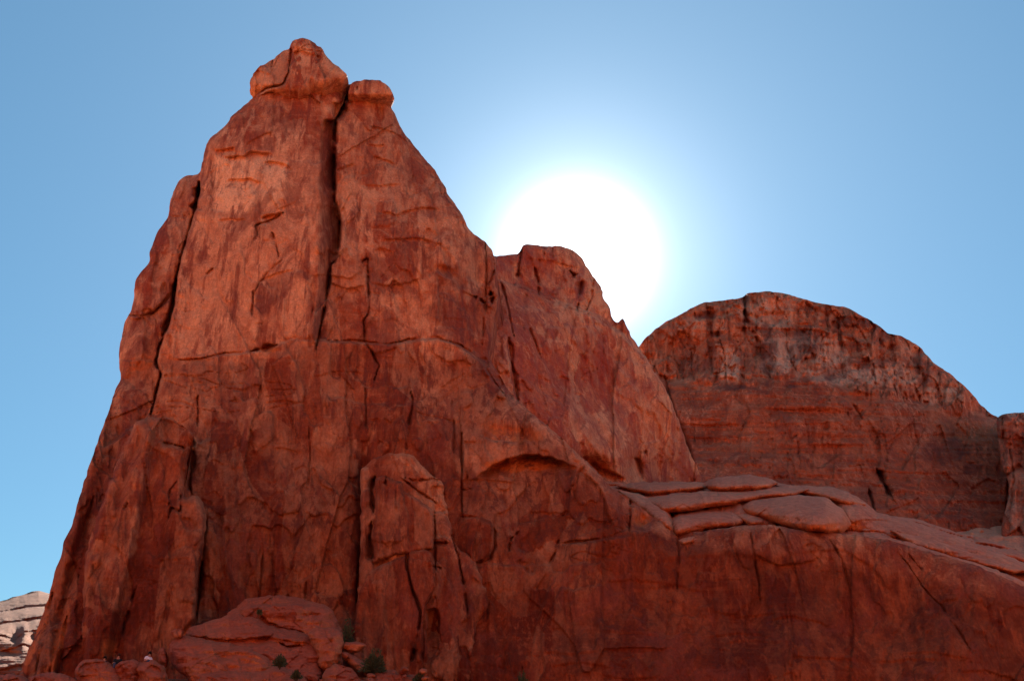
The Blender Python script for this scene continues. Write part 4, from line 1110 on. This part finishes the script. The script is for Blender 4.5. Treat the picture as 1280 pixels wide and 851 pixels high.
# ================================================================== GROUND
def ground():
    xs = np.concatenate([np.linspace(-3000, -150, 20), np.linspace(-140, 140, 240), np.linspace(150, 3000, 20)])
    ys = np.concatenate([np.linspace(-3000, -60, 20), np.linspace(-50, 110, 160), np.linspace(120, 4000, 30)])
    X, Yy = np.meshgrid(xs, ys)
    near = np.exp(-((X/160)**4))*np.exp(-((Yy-40)/120)**4)
    talus = sstep(38, 72, Yy)*(0.6+3.2*sstep(12, -12, X)-0.5*sstep(-28, -44, X))
    Z = talus*near+near*(0.5*fbm(X/9, Yy/9, 5, 5)+0.22*fbm(X/2, Yy/2, 6, 3))-0.3
    Z -= near*0.4*np.exp(-((X/4)**2+(Yy/4)**2))
    verts = np.stack([X, Yy, Z], -1).reshape(-1, 3)
    n = len(xs); m = len(ys)
    i = np.arange(m-1)[:, None]*n+np.arange(n-1)[None]
    q = np.stack([i, i+1, i+n+1, i+n], -1).reshape(-1, 4)
    nm = NT('red_desert_soil')
    f = nm.noise(0.5, (1, 1, 1), 8, 0.65)
    g = nm.noise(0.05, (1, 1, 1), 4, 0.6)
    c = nm.mix(nm.ramp(f, 0.35, 0.65), (0.30, 0.085, 0.04, 1), (0.46, 0.17, 0.085, 1))
    c = nm.mix(nm.ramp(g, 0.45, 0.65, 0, 0.5), c, (0.45, 0.22, 0.13, 1))
    nm.link(c, nm.b.inputs['Base Color'])
    nm.link(nm.bump(f, 0.6, 0.3), nm.b.inputs['Normal'])
    o = mesh_from('ground', verts, q, np.zeros((0, 3), int), None, nm.m)
    tag(o, kind='structure')
ground()

# unseen canyon wall behind the camera, added to bounce warm sunlight
def far_wall():
    x = np.linspace(-420, 420, 281); zz = np.linspace(-3, 62, 40)
    X, Z = np.meshgrid(x, zz)
    top = 68+14*fbm(x/90, x*0, 401, 3)
    Zt = Z/62*top[None]
    Y = -62-0.00025*X**2+Zt*-0.12+10*fbm(X/60, Zt/60, 402, 3)+2.5*fbm(X/9, Zt/30, 403, 4)
    r = voro(X/16, Zt/40, 404); Y = Y+4*r[0]
    f = np.stack([X, Y, Zt], -1).reshape(-1, 3)
    n = len(x); i = np.arange(len(zz)-1)[:, None]*n+np.arange(n-1)[None]
    q = np.stack([i, i+n, i+n+1, i+1], -1).reshape(-1, 4)
    # flat top running back
    b0 = len(f); tp = f[-n:]+np.array([0, -60, 2]); bt = tp.copy(); bt[:, 2] = -3
    j = np.arange(n-1)
    q2 = np.stack([(b0-n)+j, b0+j, b0+j+1, (b0-n)+j+1], -1); q3 = np.stack([b0+j, b0+n+j, b0+n+j+1, b0+j+1], -1)
    o = mesh_from('bounce_canyon_wall', np.vstack([f, tp, bt]), np.vstack([q, q2, q3]), np.zeros((0, 3), int), np.tile([0.0, 0, 0, 0.25], (len(f)+2*n, 1)), M_T)
    tag(o, 'unseen red sandstone canyon wall behind the camera, added for warm bounce light', 'canyon wall')
far_wall()

# ================================================================== OUTCROP AND BOULDERS AT THE FOOT
outcrop = empty('rock_outcrop', (-18, 64, 3))
tag(outcrop, 'low stack of rounded red rock slabs at the foot of the tower', 'rock outcrop')
def slab(poly, y, gv, seed, R, Rm, thick=4.0, feats=None, parent=outcrop, name='slab'):
    c = np.mean(np.array(poly, float), 0)
    def f(F):
        F.Y = y-gv*(F.V-c[1])+0*F.U
        F.A[..., 3] = 0.8
        q_ = voro(F.U*0.055/1.1+seed, F.V*0.055/0.7, seed); F.Y += (0.12 if name == 'slab' else 0.32)*(q_[0]+1.6*q_[1]*q_[3]+2.2*q_[2]*q_[4])
        rockface(F, 0.055, seed, flute=0.03, strata=0.14, facet=0.32, fine=0.10, fz=0.3)
        F.Y += 0.35*fbm(F.U/22, F.V/9, seed+7, 3)+0.10*fbm(F.U/9, F.V/3, seed+9, 3)
        if feats: feats(F)
    return body(name, poly, f, M_S, parent, step=1.0, R=R, Rm=Rm, thick=thick, amp=1.1, seed=seed, R2=3, R2m=0.25, scale=6)
slab([(282, 767), (300, 755), (308, 747), (330, 744), (360, 744), (385, 750), (402, 755), (416, 761), (423, 775), (428, 790), (428, 830), (380, 850), (300, 830), (285, 790)], 67.5, 0.05, 301, 26, 3.2,
     feats=lambda F: (F.step([(284, 768), (310, 756), (340, 754), (375, 755), (400, 757)], 1, -0.8, 16, 3), F.step([(325, 765), (335, 775), (350, 782), (385, 790)], 1, 0.8, 12), F.step([(376, 765), (402, 766)], 1, .5, 5), F.tone(2, 345, 752, 40, 3, 0.6), F.tone(2, 345, 776, 20, 4, 0.5)))  # orange undersides, here and on the next slabs, include painted bounce glow
slab([(232, 790), (240, 783), (262, 776), (285, 768), (305, 765), (320, 767), (330, 779), (345, 783), (365, 784), (385, 792), (395, 803), (402, 815), (405, 855), (300, 870), (240, 850)], 65.2, 0.07, 302, 16, 2.6,
     feats=lambda F: (F.step([(236, 791), (262, 797), (290, 800), (330, 795), (350, 790)], 1, 1.0, 8, 2), F.step([(305, 803), (330, 796), (365, 800), (392, 806)], 1, .5, 9), F.groove([(350, 803), (358, 808), (378, 806)], 2, .8), F.tone(2, 300, 801, 60, 5, .5), F.tone(2, 375, 803, 14, 5, .7)))
slab([(209, 812), (215, 800), (225, 794), (240, 795), (260, 800), (300, 805), (320, 811), (338, 822), (342, 829), (335, 845), (330, 865), (250, 865), (232, 846), (215, 832)], 62.4, 0.06, 303, 14, 2.4,
     feats=lambda F: (F.step([(262, 824), (285, 815), (310, 816), (336, 826)], 1, .5, 14, 4), F.tone(2, 305, 825, 30, 9, .5), F.tone(0, 285, 845, 30, 6, .3)))
slab([(246, 840), (270, 834), (310, 838), (345, 831), (372, 838), (384, 850), (386, 875), (240, 875)], 60.6, 0.08, 304, 12, 1.8)
slab([(383, 792), (395, 784), (413, 782), (428, 789), (430, 806), (423, 828), (410, 842), (398, 835), (394, 812)], 63.9, 0.04, 305, 12, 1.6)
slab([(340, 820), (352, 824), (368, 820), (392, 822), (400, 835), (402, 870), (345, 870), (338, 840)], 63.0, 0.05, 306, 12, 1.5)

bl = [
    ([(212, 793), (215, 786), (224, 784), (231, 788), (230, 797), (218, 799)], 64.6, 'small reddish rock perched on the left shoulder of the slab stack'),
    ([(92, 862), (94, 832), (104, 824), (124, 822), (139, 829), (150, 842), (156, 870), (100, 870)], 60.5, 'dark red boulder below the head of the leftmost hiker'),
    ([(142, 870), (141, 833), (152, 826), (168, 823), (176, 828), (174, 850), (166, 872)], 60.8, 'rounded boulder just below the hiker in black'),
    ([(168, 870), (170, 830), (180, 824), (194, 824), (206, 832), (210, 850), (202, 872)], 60.2, 'rounded boulder just below the hiker in white'),
    ([(196, 828), (197, 812), (203, 807), (209, 812), (212, 828), (206, 836)], 64.2, 'small upright red rock between the hiker in white and the slab stack'),
    ([(30, 870), (34, 848), (50, 841), (78, 840), (96, 848), (100, 875)], 60.0, 'flat low boulder at the bottom left beside the tower foot'),
    ([(-20, 880), (-16, 852), (0, 843), (22, 841), (38, 850), (44, 880)], 61.5, 'dark low boulder in the bottom left corner'),
    ([(426, 812), (430, 803), (446, 801), (460, 804), (456, 812), (440, 816)], 64.4, 'flat tilted rock on the slope left of the round green bush'),
    ([(424, 816), (434, 814), (448, 822), (464, 832), (468, 845), (458, 846), (440, 832)], 63.0, 'long slanting rock slab in front of the round green bush'),
    ([(400, 872), (404, 838), (420, 828), (440, 834), (452, 850), (455, 876)], 61.0, 'broken boulder at the right foot of the slab stack'),
    ([(448, 878), (452, 850), (470, 842), (498, 841), (522, 844), (530, 856), (534, 880)], 61.2, 'low boulder along the bottom edge right of the green bush'),
    ([(474, 846), (480, 838), (492, 836), (500, 842), (498, 850)], 62.6, 'small stone on the bottom slope under the broken column'),
]
for k, (poly, y, lab) in enumerate(bl):
    o = slab(poly, y, 0.03, 320+k, min(12, 0.35*min(np.ptp(np.array(poly)[:, 0]), np.ptp(np.array(poly)[:, 1]))), 1.3, 2.0, None, None, 'boulder')
    tag(o, lab, 'boulder', 'boulders at the foot of the tower')

rr = random.Random(77)
for k in range(16):
    u = rr.uniform(398, 535); v = rr.uniform(836, 852)-max(0, 440-u)*0.05; r = rr.uniform(3.0, 7.5)
    pts = []
    for j in range(6):
        a_ = j*math.pi/3+rr.uniform(-.35, .35); q_ = r*rr.uniform(.65, 1.1)
        pts.append((u+q_*1.3*math.cos(a_), v+q_*0.8*math.sin(a_)))
    o = slab(pts, rr.uniform(60.2, 61.8), 0.03, 360+k, 0.3*r, 0.4, 0.8, None, None, 'stone')
    tag(o, 'small red stone in the rubble right of the slab stack', 'stone', 'rubble stones at the foot of the tower')

# ================================================================== BUSHES
leaf = NT('bush_leaves')
lf = leaf.noise(9.0, (1, 1, 1), 3)
leaf.link(leaf.mix(leaf.ramp(lf, 0.35, 0.65), (0.035, 0.05, 0.02, 1), (0.09, 0.115, 0.05, 1)), leaf.b.inputs['Base Color'])
wood = NT('bush_wood'); wood.b.inputs['Base Color'].default_value = (0.10, 0.06, 0.04, 1)
def bush(u, v, Y, w, h, n, seed, label):
    rr = random.Random(seed)
    b = to_world(np.array(u, float), np.array(v, float), np.array(Y, float))
    root = empty('bush', tuple(b)); tag(root, label, 'bush', 'green desert bushes')
    vs, fs, q = [], [], []
    for k in range(n):
        th = rr.uniform(0, 2*math.pi); ph = math.acos(rr.uniform(-0.1, 1)); r = rr.random()**0.4
        lob = 0.72+0.28*math.sin(3*th+seed)*math.cos(2*ph)
        c = Vector((w/2*r*lob*math.sin(ph)*math.cos(th), w/2*r*lob*math.sin(ph)*math.sin(th), h*(-0.12+1.1*r*lob*abs(math.cos(ph)))))
        L = rr.uniform(0.08, 0.17)
        d = (c.normalized()+Vector((rr.uniform(-.6, .6), rr.uniform(-.6, .6), rr.uniform(-.2, .7)))).normalized()
        s_ = d.orthogonal().normalized()*L*0.32
        i = len(vs)
        vs += [c-s_, c+s_, c+d*L+s_*0.3, c+d*L-s_*0.3]; fs.append((i, i+1, i+2, i+3))
    mesh_from('foliage', np.array([tuple(x) for x in vs]), np.array(fs), np.zeros((0, 3), int), None, leaf.m, None, False).parent = root
    vs, fs = [], []
    for k in range(14):
        th = rr.uniform(0, 6.28); e = Vector((w*.4*math.cos(th), w*.4*math.sin(th), h*rr.uniform(.5, .95)))
        a = e.normalized().orthogonal().normalized()*0.02; b2 = e.normalized().cross(a)
        i = len(vs)
        for p0, s_ in ((Vector((0, 0, -0.3)), 1.0), (e, 0.3)):
            for m_ in range(4):
                an = m_*math.pi/2
                vs.append(p0+(a*math.cos(an)+b2*math.sin(an))*s_)
        for m_ in range(4): fs.append((i+m_, i+(m_+1) % 4, i+4+(m_+1) % 4, i+4+m_))
    mesh_from('stem', np.array([tuple(x) for x in vs]), np.array(fs), np.zeros((0, 3), int), None, wood.m, None, False).parent = root
bush(468, 836, 62.6, 1.9, 1.35, 1500, 1, 'round dark green bush on the slope below the broken column')
bush(350, 830, 60.4, 0.9, 0.6, 500, 2, 'small green bush in the hollow at the middle of the slab stack')
bush(370, 846, 59.6, 0.7, 0.45, 350, 3, 'tiny green bush low on the front of the slab stack')
bush(653, 860, 60.0, 1.0, 1.1, 600, 4, 'pointed green bush at the bottom edge under the central wall')
bush(434, 800, 68.0, 1.0, 1.9, 500, 5, 'tall thin dark shrub in the gap right of the slab stack')
bush(524, 852, 61.0, 0.9, 0.6, 350, 6, 'low green bush at the bottom edge right of the round bush')
bush(324, 766, 64.8, 0.3, 0.28, 120, 7, 'tiny dark tuft growing from a joint near the top of the slab stack')

# ================================================================== HIKERS
def flat(name, col, rough_=0.85):
    n = NT(name)
    f = n.noise(25.0, (1, 1, 1), 3)
    n.link(n.mix(f, tuple(0.8*c for c in col)+(1,), tuple(min(1, 1.15*c) for c in col)+(1,)), n.b.inputs['Base Color'])
    n.b.inputs['Roughness'].default_value = rough_
    return n.m
SKIN = flat('skin', (0.38, 0.19, 0.12)); HAIR = flat('dark_hair', (0.02, 0.016, 0.014)); HAIRB = flat('brown_hair', (0.10, 0.035, 0.02))
WHITE = flat('white_cotton', (0.78, 0.78, 0.80)); BLACK = flat('black_cotton', (0.015, 0.018, 0.022)); DENIM = flat('denim', (0.05, 0.07, 0.12))
def skin_mesh(name, verts, edges, rad, mat, parent):
    me = bpy.data.meshes.new(name); me.from_pydata(verts, edges, [])
    o = bpy.data.objects.new(name, me); C.objects.link(o); o.parent = parent
    m = o.modifiers.new('skin', 'SKIN')
    for i, r in enumerate(rad):
        me.skin_vertices[0].data[i].radius = (r, r) if not isinstance(r, tuple) else r
    me.skin_vertices[0].data[0].use_root = True
    s_ = o.modifiers.new('sub', 'SUBSURF'); s_.levels = 2; s_.render_levels = 2
    me.materials.append(mat); m.use_smooth_shade = True
    return o
def ico(name, loc, sc, mat, parent, cut=None):
    import bmesh
    bm = bmesh.new(); bmesh.ops.create_icosphere(bm, subdivisions=3, radius=1)
    for v_ in list(bm.verts):
        n_ = v_.co.copy()
        if cut and cut(n_): bm.verts.remove(v_)
    for v_ in bm.verts: v_.co = Vector((v_.co.x*sc[0]+loc[0], v_.co.y*sc[1]+loc[1], v_.co.z*sc[2]+loc[2]))
    for f in bm.faces: f.smooth = True
    me = bpy.data.meshes.new(name); bm.to_mesh(me); bm.free(); me.materials.append(mat)
    o = bpy.data.objects.new(name, me); C.objects.link(o); o.parent = parent
    return o
def person(u, v, Y, rz, lean, shirt, hair, label):
    """seated figure; (u, v) = centre of the head"""
    hd = to_world(np.array(u, float), np.array(v, float), np.array(Y, float))
    root = empty('person', (hd[0], hd[1], hd[2]-0.78)); root.rotation_euler = (0, lean, rz)
    tag(root, label, 'person', 'hikers resting at the foot of the tower')
    # pelvis is the root vertex; facing -Y, knees drawn up, hands on the knees
    vs = [(0, 0, 0.08), (0, 0, 0.28), (0, 0, 0.46), (0, 0, 0.60), (0, -0.01, 0.70), (0, -0.02, 0.80)]
    es = [(0, 1), (1, 2), (2, 3), (3, 4), (4, 5)]
    rd = [(0.16, 0.12), (0.145, 0.105), (0.165, 0.115), 0.07, 0.055, (0.08, 0.095)]
    for s_ in (-1, 1):
        i = len(vs)
        vs += [(s_*0.12, -0.04, 0.08), (s_*0.15, -0.40, 0.36), (s_*0.14, -0.55, -0.06), (s_*0.14, -0.70, -0.10)]
        es += [(0, i), (i, i+1), (i+1, i+2), (i+2, i+3)]; rd += [0.09, 0.06, 0.045, 0.04]
        j = len(vs)
        vs += [(s_*0.19, 0, 0.54), (s_*0.25, -0.08, 0.30), (s_*0.17, -0.33, 0.40)]
        es += [(3, j), (j, j+1), (j+1, j+2)]; rd += [0.06, 0.045, 0.034]
        for f_ in range(5):
            k = len(vs)
            a = (f_-2)*0.018
            vs += [(s_*0.17+a, -0.40, 0.405-(abs(f_-2)*0.004)), (s_*0.17+a*1.3, -0.45 if f_ else -0.42, 0.385)]
            es += [(j+2, k), (k, k+1)]; rd += [0.010, 0.008]
    skin_mesh('body', vs, es, rd, SKIN, root)
    # shirt: torso and upper arms, a little larger than the body
    vs = [(0, 0.0, 0.12), (0, 0, 0.28), (0, 0, 0.46), (0, 0, 0.60)]
    es = [(0, 1), (1, 2), (2, 3)]; rd = [(0.19, 0.145), (0.175, 0.13), (0.195, 0.14), 0.09]
    for s_ in (-1, 1):
        j = len(vs); vs += [(s_*0.19, 0, 0.545), (s_*0.235, -0.05, 0.39)]; es += [(3, j), (j, j+1)]; rd += [0.078, 0.066]
    skin_mesh('shirt', vs, es, rd, shirt, root)
    vs = [(0, 0, 0.07)]; es = []; rd = [(0.185, 0.14)]
    for s_ in (-1, 1):
        i = len(vs); vs += [(s_*0.12, -0.06, 0.09), (s_*0.15, -0.40, 0.37), (s_*0.14, -0.53, 0.02)]; es += [(0, i), (i, i+1), (i+1, i+2)]; rd += [0.11, 0.08, 0.065]
    skin_mesh('trousers', vs, es, rd, DENIM, root)
    ico('hair', (0, 0.015, 0.815), (0.108, 0.122, 0.128), hair, root, cut=lambda n_: n_.y < -0.45 and n_.z < 0.45 or n_.z < -0.75)
    return root
person(184.3, 816.5, 61.9, R_(50), R_(12), WHITE, HAIR, 'hiker with dark hair in a white shirt sitting behind a boulder')
person(147.5, 819.5, 61.9, R_(20), R_(3), BLACK, HAIRB, 'hiker with reddish hair in a black top, sitting between the other two')
person(131, 822.5, 61.9, R_(-20), R_(0), BLACK, HAIR, 'hiker of whom only the dark head shows, leftmost of the three')
